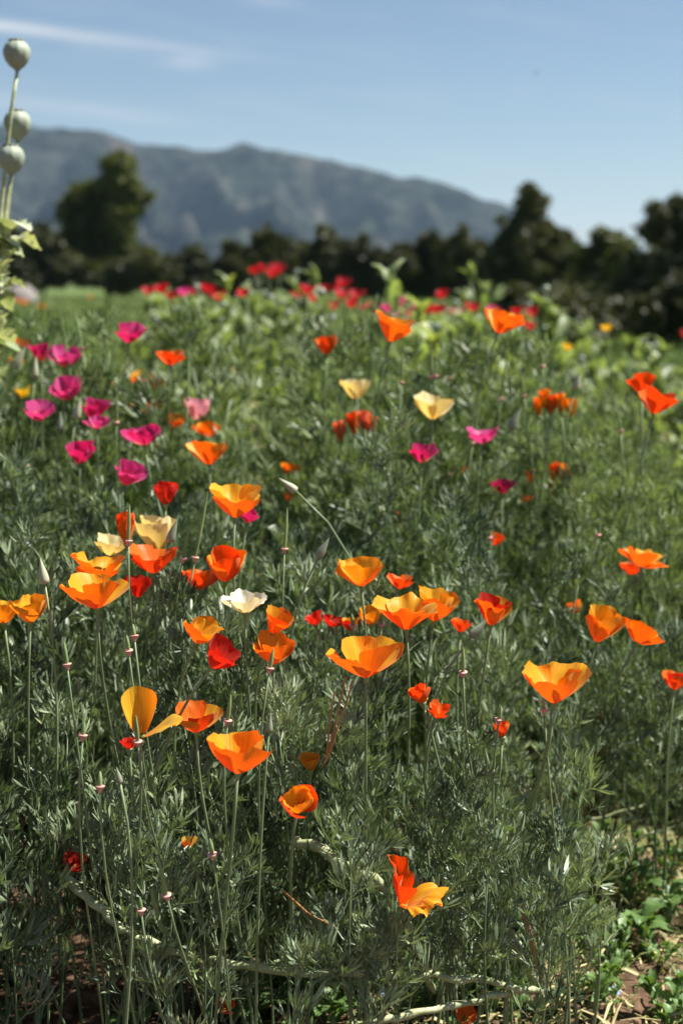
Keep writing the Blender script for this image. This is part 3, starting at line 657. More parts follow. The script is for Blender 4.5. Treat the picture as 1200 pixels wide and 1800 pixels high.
def bud(px, py, d, hpx, lean, matk, label, name='poppy_bud', ly=0.0):
    r = random.Random(int(px + py)); c = P(px, py, d); ax = Vector((lean, ly, 1)).normalized()
    g0 = ground_pt(c.x - lean * 0.06 + r.uniform(-0.03, 0.03), c.y + r.uniform(0, 0.05)); e = empty(name, g0, label, 'bud')
    h = hpx * d / F; off = c - g0; M3 = zframe(ax); base = off - ax * h * 0.5
    pts = stem_curve(base, Vector((0, 0, 0)), ax, 10)
    link('stem', mesh('stem', *tube_data(pts, [0.0017 - 0.0005 * i / 10 for i in range(11)], 6), MAT['stem']), e)
    link('sheath', mesh('sheath', *xf(lathe([(0.0012, -0.001), (0.0050 * h / 0.026, h * 0.03), (0.0052 * h / 0.026, h * 0.16), (0.0046 * h / 0.026, h * 0.35), (0.0030 * h / 0.026, h * 0.6), (0.0013 * h / 0.026, h * 0.84), (0.0002, h)], 10), M3, base), MAT[matk]), e)
bud(75, 1003, 1.38, 46, -0.15, 'pale_bud', 'pale pointed bud standing on a curved stem beside the twin orange poppies')
bud(569, 962, 1.50, 40, 0.55, 'bud', 'dark pointed bud leaning out beside a feathery leaf')
bud(305, 932, 1.52, 42, 0.35, 'bud', 'dark pointed bud in front of the cream poppy')
bud(505, 852, 1.62, 38, -1.3, 'pale_bud', 'pale bud curving sideways on an arched stem')
bud(842, 1104, 1.46, 42, 0.9, 'bud', 'dark bud leaning against the red and orange poppy')
bud(474, 1270, 1.26, 34, 0.1, 'bud', 'dark rough bud above the plump orange poppy')
bud(62, 645, 2.1, 38, 0.1, 'pale_bud', 'pale grey bud below the dark magenta poppy', ly=0)
bud(35, 628, 2.1, 44, 0.6, 'pale_bud', 'pale grey bud tilted beside the orange blur')
bud(138, 716, 2.0, 40, 0.25, 'pale_bud', 'pale grey bud amid the magenta poppies')
bud(106, 740, 2.0, 34, 0.1, 'bud', 'grey bud below the magenta poppies')
bud(906, 735, 2.1, 44, 0.5, 'bud', 'dark bud leaning beyond the wide rose-magenta poppy')
bud(1015, 668, 2.2, 34, 0.3, 'pale_bud', 'pale bud near the furled orange cluster')
bud(208, 1362, 1.20, 30, -0.2, 'bud', 'grey-green bud under the shaded seed pods')

# ---------------------------------------------------------------- feathery poppy leaves
def feather(seed, k=1.0, big=1.0):
    r = random.Random(seed); V, Fc = [], []
    def strip(p, h, e, length, ws, curl):
        seg = len(ws); roll = r.uniform(-0.7, 0.7); i0 = len(V)
        for i in range(seg):
            t_ = i / (seg - 1)
            lat = Vector((math.cos(h), -math.sin(h), 0)); nrm = Vector((-math.sin(h) * math.sin(e), -math.cos(h) * math.sin(e), math.cos(e)))
            wv = lat * math.cos(roll) + nrm * math.sin(roll)
            if ws[i] <= 0: V.append(p.copy())
            else:
                V.append(p - wv * ws[i] * 0.5); V.append(p + wv * ws[i] * 0.5)
            if i < seg - 1:
                p = p + Vector((math.sin(h) * math.cos(e), math.cos(h) * math.cos(e), math.sin(e))) * (length / (seg - 1))
                e += curl / (seg - 1); h += r.uniform(-0.06, 0.06)
        for i in range(seg - 1):
            a = i0 + 2 * i
            if ws[i + 1] <= 0: Fc.append((a, a + 1, a + 2))
            else: Fc.append((a, a + 1, a + 3, a + 2))
        return p, h, e
    def rec(p, h, e, lvl):
        if lvl == 3:
            L = r.uniform(0.009, 0.017) * big; w_ = r.uniform(0.0015, 0.0022) * big
            strip(p, h, e, L, [w_ * 0.55, w_, w_ * 0.9, 0], r.uniform(-0.2, 0.5)); return
        L = (0.026, 0.012, 0.008)[lvl] * r.uniform(0.75, 1.2) * big
        q, h2, e2 = strip(p, h, e, L, [(0.0016, 0.0013, 0.0012)[lvl]] * 2 if lvl else [0.0016, 0.0014, 0.0013], 0.15)
        spread = (0.62, 0.44, 0.34)[lvl]
        n = 3 if r.random() < 0.86 else 2
        for i in range(n):
            f = (i - (n - 1) / 2)
            pp = p.lerp(q, r.uniform(0.55, 1.0)) if f else q
            rec(pp, h2 + f * spread * r.uniform(0.7, 1.25), e2 + r.uniform(-0.32, 0.38), lvl + 1)
    rec(Vector((0, 0, 0)), 0, 0.1, 0)
    return V, Fc
NLEAF = 12
LEAF = [feather(100 + i, 1.0, 1.38) for i in range(NLEAF)]
LEAFM = [mesh('feathery_leaf', v, f, MAT['leaf'], False) for v, f in LEAF]

def hidden_flower(p):
    x, y, d = proj(p)
    for (fx, fy, rx_, ry_, fd) in FLOWERS:
        if d < fd + 0.035 and ((x - fx) / (rx_ + 6)) ** 2 + ((y - fy) / (ry_ + 6)) ** 2 < 1.0: return True
    return False
def shoot_paths(r, H, Rr, n):
    out = []
    for k in range(n):
        an = 2 * math.pi * (k + r.random() * 0.8) / n; rad = Rr * r.uniform(0.15, 1.0); h = H * r.uniform(0.62, 1.0) * (1.06 - 0.3 * rad / max(Rr, 1e-3))
        e = Vector((rad * math.cos(an), rad * math.sin(an), h))
        side = Vector((math.cos(an), math.sin(an), 0))
        wob = Vector((r.uniform(-1, 1), r.uniform(-1, 1), 0)) * 0.05 * h / 0.4
        out.append(bez(Vector((0, 0, -0.01)) + side * 0.008, side * rad * 0.65 + Vector((0, 0, h * 0.18)), side * rad * 0.95 + wob + Vector((0, 0, h * 0.6)), e, 8))
    return out
def leaf_frames(r, path, spacing, start, ls, ntip=3, tipw=1.0, spread=1.0):
    """matrices of the leaves along one shoot"""
    res = []; L = sum((path[i + 1] - path[i]).length for i in range(len(path) - 1))
    n = max(3, int(L / spacing)); ga = r.uniform(0, 6.28)
    def at(t_):
        f = t_ * (len(path) - 1); k = min(int(f), len(path) - 2); return path[k].lerp(path[k + 1], f - k), (path[k + 1] - path[k]).normalized()
    for i in range(n + ntip):
        tip = i >= n
        t_ = start + (1 - start) * (i / n) ** tipw if not tip else 1.0
        p, tg = at(min(t_, 1.0)); ga += 2.4 + r.uniform(-0.5, 0.5)
        side = Vector((math.cos(ga), math.sin(ga), 0)); side = (side - tg * side.dot(tg)).normalized()
        k = r.uniform(0.5, 0.95) if not tip else r.uniform(1.0, 1.8)
        y = tg * k + side * r.uniform(0.55, 1.0) * spread + Vector((0, 0, 0.12))
        res.append((p, frame(y, (Vector((0, 0, 1)) + SUN * 0.4).normalized()) @ Matrix.Rotation(r.uniform(-0.5, 0.5), 3, 'Y'), ls * r.uniform(0.75, 1.2) * (0.8 if tip else 1)))
    return res
def near_label(p, head, fallback, grp):
    best = sorted(((p - q).length, i) for i, (q, l) in enumerate(TOPS) if len((head + l).split()) <= 16)
    if best and best[0][0] < 0.4:
        q, l = TOPS.pop(best[0][1]); return head + l, grp
    return fallback, grp
floor_off = [False]
def floor_z(p):
    """leaves die off below this height: bare shaded stems in the hollow and over the straw"""
    pxx = 600 + F * p.x / max(p.y, 0.5)
    if floor_off[0]: return 0.0
    if pxx < 235 and p.y < 1.66: return 0.05 + 0.06 * mnoise.noise(p * 9)
    if pxx > 330 and p.y < 1.68: return 0.08 + 0.10 * mnoise.noise(p * 8)
    if pxx > 560 and p.y < 2.05: return 0.05 + 0.10 * mnoise.noise(p * 8)
    if p.y < 1.5: return 0.07
    return 0.03
LP_FRONT = 'low mass of feathery grey-green poppy foliage in the front of the bed'
def plant_near(x, y, H, Rr, n, seed, label, group, spacing=0.026, ls=1.0, thick=1.0, start=0.10):
    r = random.Random(seed); g0 = ground_pt(x, y)
    e = empty('poppy_plant', g0, label, 'plant', group); cnt = 0
    for path in shoot_paths(r, H, Rr, n):
        link('stem', mesh('stem', *tube_data(path, [thick * (0.0019 - 0.0013 * i / 8) for i in range(9)], 6), MAT['shoot']), e)
        for (p, m3, s) in leaf_frames(r, path, spacing, start, ls, 5, 0.62):
            wp = g0 + p; tipw = wp + m3 @ Vector((0, 0.035 * s, 0)); t2 = wp + m3 @ Vector((0, 0.06 * s, 0))
            if wp.z < floor_z(wp): continue
            if hidden_flower(tipw) or hidden_flower(wp) or hidden_flower(t2): continue
            if cnt >= 290: break
            o_ = link('leaf', LEAFM[r.randrange(NLEAF)], e); cnt += 1
            o_.matrix_basis = Matrix.LocRotScale(p, m3.to_quaternion(), Vector((s, s, s)))
    return e
# joined foliage for the plants farther back
def foliage_variant(seed, H, Rr, n):
    r = random.Random(seed); V, Fc = [], []; stems = []
    for path in shoot_paths(r, H, Rr, n):
        stems.append(tube_data(path, [0.0024 - 0.0014 * i / 8 for i in range(9)], 5))
        for (p, m3, s) in leaf_frames(r, path, 0.030, 0.12, 1.05, 5, 0.7):
            lv, lf = LEAF[r.randrange(NLEAF)]; o_ = len(V); m3 = m3 * s
            V += [m3 @ v + p for v in lv]; Fc += [tuple(i + o_ for i in f) for f in lf]
    return mesh('foliage', V, Fc, MAT['leaf_far'], False), [mesh('stem', *s_, MAT['shoot']) for s_ in stems]
VAR = [foliage_variant(300 + i, 0.5, 0.14, 8) for i in range(7)]
def plant_far(x, y, H, label, group, seed):
    r = random.Random(seed); g0 = ground_pt(x, y); e = empty('poppy_plant', g0, label, 'plant', group)
    fo, st = VAR[r.randrange(len(VAR))]; s = H / 0.5; rz_ = r.uniform(0, 6.28)
    sx = s * r.uniform(0.85, 1.15)
    e.rotation_euler = (0, 0, rz_); e.scale = (sx, sx, s)
    link('foliage', fo, e, 'stuff')
    for m_ in st: link('stem', m_, e)

def top_height(px, d):
    h = float(np.interp(d, [1.1, 1.25, 1.4, 1.6, 1.9, 2.3, 2.7, 3.1], [0.20, 0.33, 0.45, 0.51, 0.58, 0.66, 0.69, 0.69]))
    edge = float(np.interp(px, [-400, 60, 420, 520, 640, 850, 960, 1200, 1500], [1.0, 1.0, 1.0, 0.96, 1.0, 1.0, 0.86, 0.72, 0.7])) if d > 1.55 else \
        float(np.interp(px, [-300, 700, 860, 960, 1060, 1300], [1.0, 1.0, 0.85, 0.6, 0.36, 0.3]))
    return h * edge
pr = random.Random(99); spots = []
def try_spot(px, d, mind):
    p_ = P(px, 900, d); x, y = p_.x, d
    for (a, b_) in spots:
        if (a - x) ** 2 + (b_ - y) ** 2 < mind ** 2: return None
    spots.append((x, y)); return x, y
cnt = 0
for it in range(6000):
    d = pr.uniform(1.22, 3.1); px = pr.uniform(-420, 1500)
    if d < 1.60 and px < 215 and (d < (1.30 if px < 110 else 1.20) or pr.random() < 0.15): continue
    front = d < 1.68 and px > 330
    if front and pr.random() < (0.66 if px < 640 else 0.8): continue                      # shaded bare hollow
    if d < 1.72 and px > 1000: continue                     # weedy bare soil
    if d < 2.0 and px > 840 and pr.random() < 0.80: continue # thin stand over straw
    if d < 1.75 and px > 700 and pr.random() < 0.45: continue
    if d > 2.35 and 395 < px < 545: continue                # gap in the back of the bed
    if d > 2.75 and 120 < px < 420: continue
    if d > 2.5 and px > 1120: continue
    q = try_spot(px, d, (0.064 if d < 1.55 else 0.08 if d < 1.95 else 0.10))
    if not q: continue
    H = top_height(px, d) * pr.uniform(0.78, 1.10)
    if mnoise.noise(Vector((q[0] * 5, q[1] * 5, 2.2))) < -0.28 and not (190 < px < 460 and d < 1.8): continue
    inview = -120 < px < 1320
    if d < 1.95 and inview:
        lab, grp = (LP_FRONT, 'front row of poppy foliage') if d < 1.5 else ('feathery poppy foliage in the middle of the bed around the orange flowers', 'middle rows of poppy foliage')
        lab, grp = near_label(Vector((q[0], q[1], H)), 'feathery foliage around the ', lab, grp)
        plant_near(q[0], q[1], H, 0.065 + 0.03 * H, 3 if (px < 215 and d < 1.6) or front else 5 if px < 560 or d > 1.75 else 4, 1000 + it, lab, grp, spacing=0.033, ls=pr.uniform(0.85, 1.1), start=0.25 if front else 0.25 if (d < 2.0 and px > 540) else 0.12)
    else:
        plant_far(q[0], q[1], H, 'softly blurred feathery poppy foliage at the back of the bed', 'back rows of poppy foliage', 1000 + it)
    cnt += 1
print('plants', cnt, 'objects', len(bpy.data.objects))
lr = random.Random(77); floor_off[0] = True
for i in range(34):
    px = lr.uniform(240, 1010); d = lr.uniform(1.46, 1.78); q = P(px, 900, d)
    plant_low = plant_near(q.x, d, lr.uniform(0.06, 0.13), 0.06, 4, 4000 + i, 'low feathery grey-green sprig spreading at the foot of the bed', 'low sprigs at the foot of the bed', spacing=0.02, ls=0.85)
floor_off[0] = False
# a few taller shoots that stand out against the rest
for (px, py, d, Rr, n, lab) in [(300, 885, 1.50, 0.04, 3, 'feathery shoot standing up in front of the small red poppy'), (560, 930, 1.52, 0.06, 3, 'tall feathery shoot beside the slender long pod'),
        (900, 1300, 1.36, 0.06, 4, 'dark leafy shoot rising from the weedy verge beside the single tall poppy'), (700, 1400, 1.36, 0.07, 3, 'thick-stemmed leafy shoot rising above the pale lying stems'),
        (400, 960, 1.55, 0.05, 3, 'feathery shoot behind the rounded orange cup poppy'), (820, 1215, 1.38, 0.05, 3, 'leafy shoot spreading beneath the pod with pink collar'), (1000, 1330, 1.42, 0.05, 3, 'slim leafy shoot behind the single tall poppy'),
        (1040, 1480, 1.50, 0.05, 3, 'small leafy shoot at the edge of the bare soil'), (640, 640, 2.2, 0.08, 4, 'tall feathery shoot below the high orange poppy'), (430, 680, 2.3, 0.10, 5, 'arching feathery shoots beside the gap in the bed'), (870, 700, 2.2, 0.10, 5, 'spreading feathery shoots near the dark leaning bud')]:
    p_ = P(px, py, d)
    plant_near(p_.x, p_.y, p_.z, Rr, n, int(px + py), lab, None, spacing=0.024, ls=0.9, thick=1.25)

# ---------------------------------------------------------------- lying stems, straw, weeds, small things on the ground
def lying(pts_px, rad, label, group=None, name='fallen_stem', mat='pale_stem'):
    pts = [P(*q) for q in pts_px]; g0 = Vector((pts[0].x, pts[0].y, hills(pts[0].x, pts[0].y)))
    lp = [p - g0 for p in pts]
    fine = []
    for i in range(len(lp) - 1):
        a = lp[max(i - 1, 0)]; b_, c = lp[i], lp[i + 1]; d_ = lp[min(i + 2, len(lp) - 1)]
        for k in range(5):
            t_ = k / 5
            fine.append(0.5 * ((2 * b_) + (c - a) * t_ + (2 * a - 5 * b_ + 4 * c - d_) * t_ ** 2 + (3 * b_ - a - 3 * c + d_) * t_ ** 3))
    fine.append(lp[-1])
    wr_ = random.Random(int(abs(pts_px[0][0]) + 1))
    fine = [p + Vector((wr_.uniform(-1, 1), wr_.uniform(-1, 1), wr_.uniform(-1, 1))) * rad * 0.45 if 0 < i < len(fine) - 1 else p for i, p in enumerate(fine)]
    rads = [rad * 0.85 * (1 - 0.45 * i / len(fine)) * (1.22 if i % 4 == 2 else wr_.uniform(0.88, 1.04)) for i in range(len(fine))]
    o_ = link(name, mesh(name, *tube_data(fine, rads, 8), MAT[mat])); o_.location = g0
    return tag(o_, label, 'stem', group)
def onground(px, py, lift=0.0):
    """ground point seen at a photo pixel"""
    dr = FW + Vector((1, 0, 0)) * ((px - 600) / F) + UP * ((900 - py) / F)
    s = (lift - CH) / dr.z
    return (px, py, s)
L0 = 0.015
lying([onground(300, 1668, 0.0), (360, 1690, 1.44), (450, 1702, 1.39), (600, 1710, 1.37), (760, 1716, 1.37), (880, 1730, 1.39), (950, 1745, 1.44), onground(985, 1765, -0.005)], 0.0058, 'long pale stem lying flat along the ground under the leaves')
lying([(520, 1478, 1.42), (600, 1516, 1.37), (655, 1545, 1.36), (705, 1600, 1.39), (745, 1700, 1.44), onground(770, 1760, -0.005)], 0.0062, 'thick pale stem slanting down behind the wilting poppy')
lying([(610, 1808, 1.34), (700, 1786, 1.35), (800, 1768, 1.37), (890, 1745, 1.40), (960, 1742, 1.44), onground(1000, 1762, -0.005)], 0.0050, 'pale stem lying on the soil below the long one and joining its end')
lying([(672, 1600, 1.40), (688, 1640, 1.41), (725, 1690, 1.46), onground(775, 1712, 0.055)], 0.0055, 'curved green stem bending to the ground under the wilting poppy', mat='stem')
lying([(905, 1630, 1.44), (915, 1680, 1.46), (940, 1720, 1.48), onground(975, 1760, 0.045)], 0.0058, 'pale base of the thick stem bending into the soil')
lying([(110, 1540, 1.42), (165, 1585, 1.38), (215, 1632, 1.36), (290, 1668, 1.37), (360, 1695, 1.42), onground(420, 1730, -0.005)], 0.0055, 'pale arching stem at the rim of the dark hollow')
lying([(75, 1552, 1.50), (110, 1552, 1.49), (146, 1555, 1.48), (180, 1590, 1.50)], 0.0034, 'short pale stem poking over the dark hollow')
lying([(0, 1458, 1.46), (12, 1459, 1.46), (24, 1464, 1.46), (40, 1490, 1.50)], 0.0030, 'pale broken stem end beside the dark hollow')
lying([(265, 1560, 1.30), (285, 1625, 1.32), (310, 1660, 1.38), onground(370, 1705, 0.055)], 0.0032, 'green stem curving upward from the long pale stem', mat='stem')
lying([onground(1040, 1440, 0.080), onground(1120, 1420, 0.100), onground(1200, 1385, 0.120)], 0.0030, 'pale stem leaning across the weedy verge')
lying([onground(1050, 1520, 0.050), onground(1130, 1470, 0.080), onground(1230, 1440, 0.100)], 0.0026, 'thin pale stem leaning low across the weedy verge')
ne = empty('pine_needles', P(500 + 75, 1332, 1.30), 'bundle of dry brown bent needles hanging in the foliage under the largest poppy', 'needles')
for tp in ([(607, 1190), (598, 1230), (590, 1270), (575, 1332)], [(620, 1196), (610, 1230), (595, 1275), (576, 1332)], [(588, 1215), (582, 1250), (577, 1295), (574, 1332)]):
    pts = [P(a, b_, 1.295) - ne.location for a, b_ in tp]
    link('needle', mesh('needle', *tube_data(pts + [P(566, 1348, 1.31) - ne.location, P(560, 1700, 1.5) - ne.location][:1], [0.0008, 0.001, 0.001, 0.001, 0.0008], 5), MAT['needle']), ne)
nd = [P(498, 1566, 1.30), P(540, 1605, 1.32), P(594, 1633, 1.35)]
o_ = link('dry_twig', mesh('dry_twig', *tube_data([p - nd[0] for p in nd], [0.0010, 0.0013, 0.0008], 6), MAT['needle'])); o_.location = nd[0]
tag(o_, 'orange-brown dry needle lying across the shaded leaves', 'twig')
nd = [P(915, 1580, 1.42), P(925, 1625, 1.44), P(945, 1690, 1.48), P(965, 1760, 1.52)]
o_ = link('dry_stalk', mesh('dry_stalk', *tube_data([p - nd[0] for p in nd], [0.0020, 0.0034, 0.0034, 0.0018], 7), plain('pinkish dry stalk', (0.36, 0.20, 0.15), 0.6, (0.50, 0.32, 0.25), 50))); o_.location = nd[0]
tag(o_, 'pinkish dry crumpled stalk beside the thick leafy stem', 'stalk')

# straw litter
r = np.random.RandomState(3); V, Fc = [], []
for i in range(2600):
    y = 1.35 + 1.6 * r.rand() ** 1.4; pxx = r.uniform(-300, 1450); x = (pxx - 600) / F * y
    if pxx < 260 and y < 1.7: continue
    if pxx < 560 and r.rand() < 0.7: continue
    an = r.uniform(0, 6.28); L = r.uniform(0.012, 0.06); ww = r.uniform(0.0007, 0.0022)
    c = Vector((x, y, hills(x, y) + r.uniform(0.002, 0.03) * r.rand())); dv = Vector((math.cos(an), math.sin(an), r.uniform(-0.15, 0.25))) * L; sv = Vector((-math.sin(an), math.cos(an), r.uniform(-0.5, 0.5))) * ww
    k = len(V); mid = c + dv * 0.5 + Vector((0, 0, r.uniform(-0.003, 0.006)))
    V += [c - sv, c + sv, mid - sv, mid + sv, c + dv - sv * 0.4, c + dv + sv * 0.4]; Fc += [(k, k + 1, k + 3, k + 2), (k + 2, k + 3, k + 5, k + 4)]
tag(link('straw_litter', mesh('straw_litter', V, Fc, MAT['straw'], False), kind='stuff'), 'yellow dry straw and dead leaves littering the soil under the bed', 'litter')
V, Fc = [], []
for i in range(12000):
    y = 1.38 + 1.3 * r.rand(); pxx = r.uniform(430, 1500); x = (pxx - 600) / F * y
    if pxx > 1040 and y < 1.6 and r.rand() < 0.75: continue
    an = r.uniform(0, 6.28); L = r.uniform(0.015, 0.065) * (0.6 if y < 1.5 else 1); ww = r.uniform(0.0007, 0.0018); el_ = r.uniform(0.1, 1.2)
    c = Vector((x, y, hills(x, y) - 0.002)); d1 = Vector((math.cos(an) * math.cos(el_), math.sin(an) * math.cos(el_), math.sin(el_))) * L; sv = Vector((-math.sin(an), math.cos(an), 0)) * ww
    mid = c + d1 * 0.55; en = c + d1 - Vector((0, 0, L * 0.25)); k = len(V)
    V += [c - sv, c + sv, mid - sv, mid + sv, en]; Fc += [(k, k + 1, k + 3, k + 2), (k + 2, k + 3, k + 4)]
MAT['cover'] = leafy('yellow-green ground cover', (0.13, 0.17, 0.05), (0.38, 0.40, 0.17), 0.3, (1.2, 1.2, 0.4), 0.5, 0.3, scale=16, yellow=(0.5, 0.45, 0.2))
tag(link('ground_cover', mesh('ground_cover', V, Fc, MAT['cover'], False), kind='stuff'), 'short yellow-green fallen leaves and grass under the poppy stems', 'ground cover')
# clods
V, Fc = [], []
for i in range(500):
    y = r.uniform(1.3, 1.9); x = (r.uniform(-200, 1400) - 600) / F * y; s = r.uniform(0.0015, 0.007)
    vs, fs = lathe([(0.05, 1), (0.7, 0.7), (1, 0.1), (0.7, -0.5)], 6); q = Vector((x, y, hills(x, y) + s * 0.2))
    vs = [Vector((v.x * s * r.uniform(0.7, 1.3), v.y * s * r.uniform(0.7, 1.3), v.z * s * 0.8)) + q for v in vs]; k = len(V); V += vs; Fc += [tuple(a + k for a in f) for f in fs]
tag(link('soil_crumbs', mesh('soil_crumbs', V, Fc, plain('soil crumb', (0.12, 0.07, 0.04), 0.95, (0.28, 0.17, 0.10), 60), False), kind='stuff'), 'loose brown soil crumbs on the bare ground', 'soil')

def blade_leaf(L, W, wavy, seed, teeth=0.0, nseg=8, droop=0.5, ncross=4):
    r = random.Random(seed); vs, fs = [], []
    for j in range(nseg + 1):
        t_ = j / nseg; wd = W * (math.sin(math.pi * min(1, t_ * 0.93 + 0.05)) ** 0.75) * (1 + teeth * (1 if j % 2 else -1))
        y = L * t_ * (1 - 0.15 * droop * t_); z = L * (0.18 * math.sin(t_ * 2.2) - droop * 0.55 * t_ * t_)
        for i in range(ncross + 1):
            u = -1 + 2 * i / ncross
            vs.append(Vector((u * wd * 0.5, y, z + abs(u) * wd * 0.22 + wavy * W * mnoise.noise(Vector((u * 1.5, t_ * 6, seed))))))
    for j in range(nseg):
        for i in range(ncross):
            c = j * (ncross + 1) + i; fs.append((c, c + 1, c + ncross + 2, c + ncross + 1))
    return vs, fs
WEED = [mesh('weed_leaf', *blade_leaf(0.022, 0.012, 0.15, i, 0.12, 6, 0.4), MAT['weed']) for i in range(4)]
def weed(px, py, n, H, label, group, seed, s=1.0):
    q = P(*onground(px, py)); g0 = ground_pt(q.x, q.y); e = empty('weed_plant', g0, label, 'weed', group); r = random.Random(seed)
    for k in range(n):
        an = r.uniform(0, 6.28); rad = r.uniform(0.01, 0.04); h = H * r.uniform(0.5, 1); en = Vector((rad * math.cos(an), rad * math.sin(an), h))
        pth = bez(Vector((0, 0, 0)), Vector((rad * 0.6 * math.cos(an), rad * 0.6 * math.sin(an), h * 0.3)), en * 0.8 + Vector((0, 0, h * 0.1)), en, 5)
        link('stem', mesh('stem', *tube_data(pth, [0.0009] * 6, 5), MAT['stem']), e)
        for (p, m3, sc_) in leaf_frames(r, pth, 0.014, 0.25, 1.0):
            lo = link('leaf', WEED[r.randrange(4)], e); sc_ *= s; lo.matrix_basis = Matrix.LocRotScale(p, m3.to_quaternion(), Vector((sc_, sc_, sc_)))
wr = random.Random(21)
for i in range(46):
    px = wr.uniform(780, 1330); py = wr.uniform(1440, 1840) if px > 960 else wr.uniform(1560, 1830)
    if 1085 < px < 1185 and 1665 < py < 1790 and wr.random() < 0.8: continue
    weed(px, py, wr.randrange(3, 6), wr.uniform(0.03, 0.085), 'small green weed with oval leaves on the bare soil verge', 'weeds on the soil verge', 500 + i, wr.uniform(0.6, 1.1))
for i in range(16):
    weed(wr.uniform(380, 800), wr.uniform(1700, 1840), 4, wr.uniform(0.03, 0.06), 'small green weed growing under the lying stems', 'weeds under the lying stems', 600 + i, wr.uniform(0.6, 1.0))
for i in range(5):
    weed(wr.uniform(-60, 60), wr.uniform(1660, 1830), 3, 0.05, 'small weed in the dark hollow', 'weeds in the dark hollow', 640 + i, 0.9)
BR = [mesh('ground_leaf', *blade_leaf(0.055, 0.034, 0.18, 20 + i, 0.14, 8, 0.5), MAT['weed']) for i in range(3)]
def rosette(px, py, n, s, label, seed, lift=0.02):
    q = P(*onground(px, py, lift)); g0 = ground_pt(q.x, q.y); e = empty('broad_leaf_weed', g0, label, 'weed'); r = random.Random(seed)
    link('root_crown', mesh('root_crown', *lathe([(0.003, 0), (0.005, 0.012), (0.003, 0.03), (0.0003, 0.036)], 7), MAT['stem']), e)
    for k in range(n):
        an = 6.28 * k / n + r.uniform(-0.4, 0.4); lo = link('leaf', BR[k % 3], e); sc_ = s * r.uniform(0.75, 1.15)
        lo.matrix_basis = Matrix.LocRotScale(Vector((0, 0, 0.02 + r.uniform(0, 0.03))), frame(Vector((math.cos(an), math.sin(an), r.uniform(0.2, 0.7)))).to_quaternion(), Vector((sc_, sc_, sc_)))
rosette(520, 1700, 7, 1.0, 'broad-leaved green weed over the long lying stem', 1, 0.03)
rosette(430, 1775, 6, 0.9, 'broad-leaved weed in shade at the foot of the bed', 2)
rosette(585, 1790, 6, 0.8, 'broad-leaved weed below the lying stem beside the blue flower', 3)
rosette(1130, 1640, 7, 0.85, 'bright broad-leaved weed at the back of the bare soil', 4)
rosette(1175, 1600, 6, 0.7, 'broad-leaved weed behind the bright one near the bare soil', 5)
rosette(-5, 1700, 6, 0.8, 'broad-leaved weed catching light in the dark hollow', 6)
rosette(240, 1795, 5, 0.7, 'broad-leaved weed in the shade next to the hollow', 7)
def speedwell(px, py, lift, label):
    q = P(*onground(px, py, lift)); g0 = ground_pt(q.x, q.y + 0.01); e = empty('speedwell_flower', g0, label, 'flower'); off = q - g0; ax = Vector((0.1, -0.7, 0.7)).normalized(); M3 = zframe(ax)
    for k in range(4):
        vs, fs, uvs = petal_data(0.0055, R(78), R(45 + 90 * k), 1.0, 0.2, 0, 0, 0.05, k + px, 5, 4)
        link('petal', mesh('petal', [M3 @ v + off for v in vs], fs, PET['blue'], True, uvs), e)
    link('stem', mesh('stem', *tube_data(stem_curve(off, Vector((0, 0, 0)), ax, 5), [0.0006] * 6, 5), MAT['stem']), e)
speedwell(675, 1744, 0.03, 'tiny pale blue four-petal flower beneath the lying stems')
speedwell(1058, 1715, 0.03, 'tiny pale blue flower at the edge of the bare soil')
speedwell(1081, 1741, 0.025, 'tiny pale blue flower turned aside over the bare soil')
speedwell(1015, 1566, 0.05, 'tiny pale blue flower among the leaves behind the bare soil')

# ---------------------------------------------------------------- tall broad-leaved poppies behind, with red flowers
BROAD = [mesh('broad_leaf', *blade_leaf(0.145, 0.044, 0.30, 50 + i, 0.28, 11, 0.6), MAT['broad']) for i in range(6)]
BROADP = [mesh('pale_leaf', *blade_leaf(0.085, 0.058, 0.42, 70 + i, 0.25, 11, 1.1), MAT['pale_leaf']) for i in range(3)]
def capsule_data(r0):
    return lathe([(r0 * 0.16, -1.25 * r0), (r0 * 0.3, -1.08 * r0), (r0 * 0.55, -0.9 * r0), (r0 * 0.85, -0.5 * r0), (r0, 0), (r0 * 0.97, 0.3 * r0), (r0 * 0.8, 0.65 * r0), (r0 * 0.5, 0.88 * r0), (r0 * 0.42, 0.93 * r0)], 40, 10)
def disc_data(r0):
    return lathe([(r0 * 0.3, 0.9 * r0), (r0 * 0.58, 0.94 * r0), (r0 * 0.56, 1.0 * r0), (r0 * 0.2, 1.03 * r0), (0.0003, 1.05 * r0)], 40, 10, 0.09)
def broad_plant(x, y, H, seed, label, group, nst=3, lvs=BROAD, ls=1.0, pods=1):
    r = random.Random(seed); g0 = ground_pt(x, y); e = empty('broad_poppy_plant', g0, label, 'plant', group)
    for path in shoot_paths(r, H, 0.10 * H + 0.03, nst):
        link('stem', mesh('stem', *tube_data(path, [0.0045 - 0.0025 * i / 8 for i in range(9)], 6), MAT['stem']), e)
        for (p, m3, s) in leaf_frames(r, path, 0.062, 0.15, ls, 4, 0.9, 0.7):
            s *= 1.05 - 0.35 * p.z / H
            lo = link('leaf', lvs[r.randrange(len(lvs))], e); lo.matrix_basis = Matrix.LocRotScale(p, m3.to_quaternion(), Vector((s, s, s)))
        if r.random() < 0.35 * pods:
            tp = path[-1]; sp = tp + Vector((r.uniform(-0.02, 0.02), 0, r.uniform(0.05, 0.1)))
            link('stem', mesh('stem', *tube_data([tp, tp.lerp(sp, 0.5), sp], [0.002, 0.0018, 0.0016], 5), MAT['stem']), e)
            cv = capsule_data(0.011); link('seed_capsule', mesh('seed_capsule', *xf(merge(cv, disc_data(0.011)), Matrix.Identity(3), sp + Vector((0, 0, 0.012))), MAT['capsule']), e)
    return e
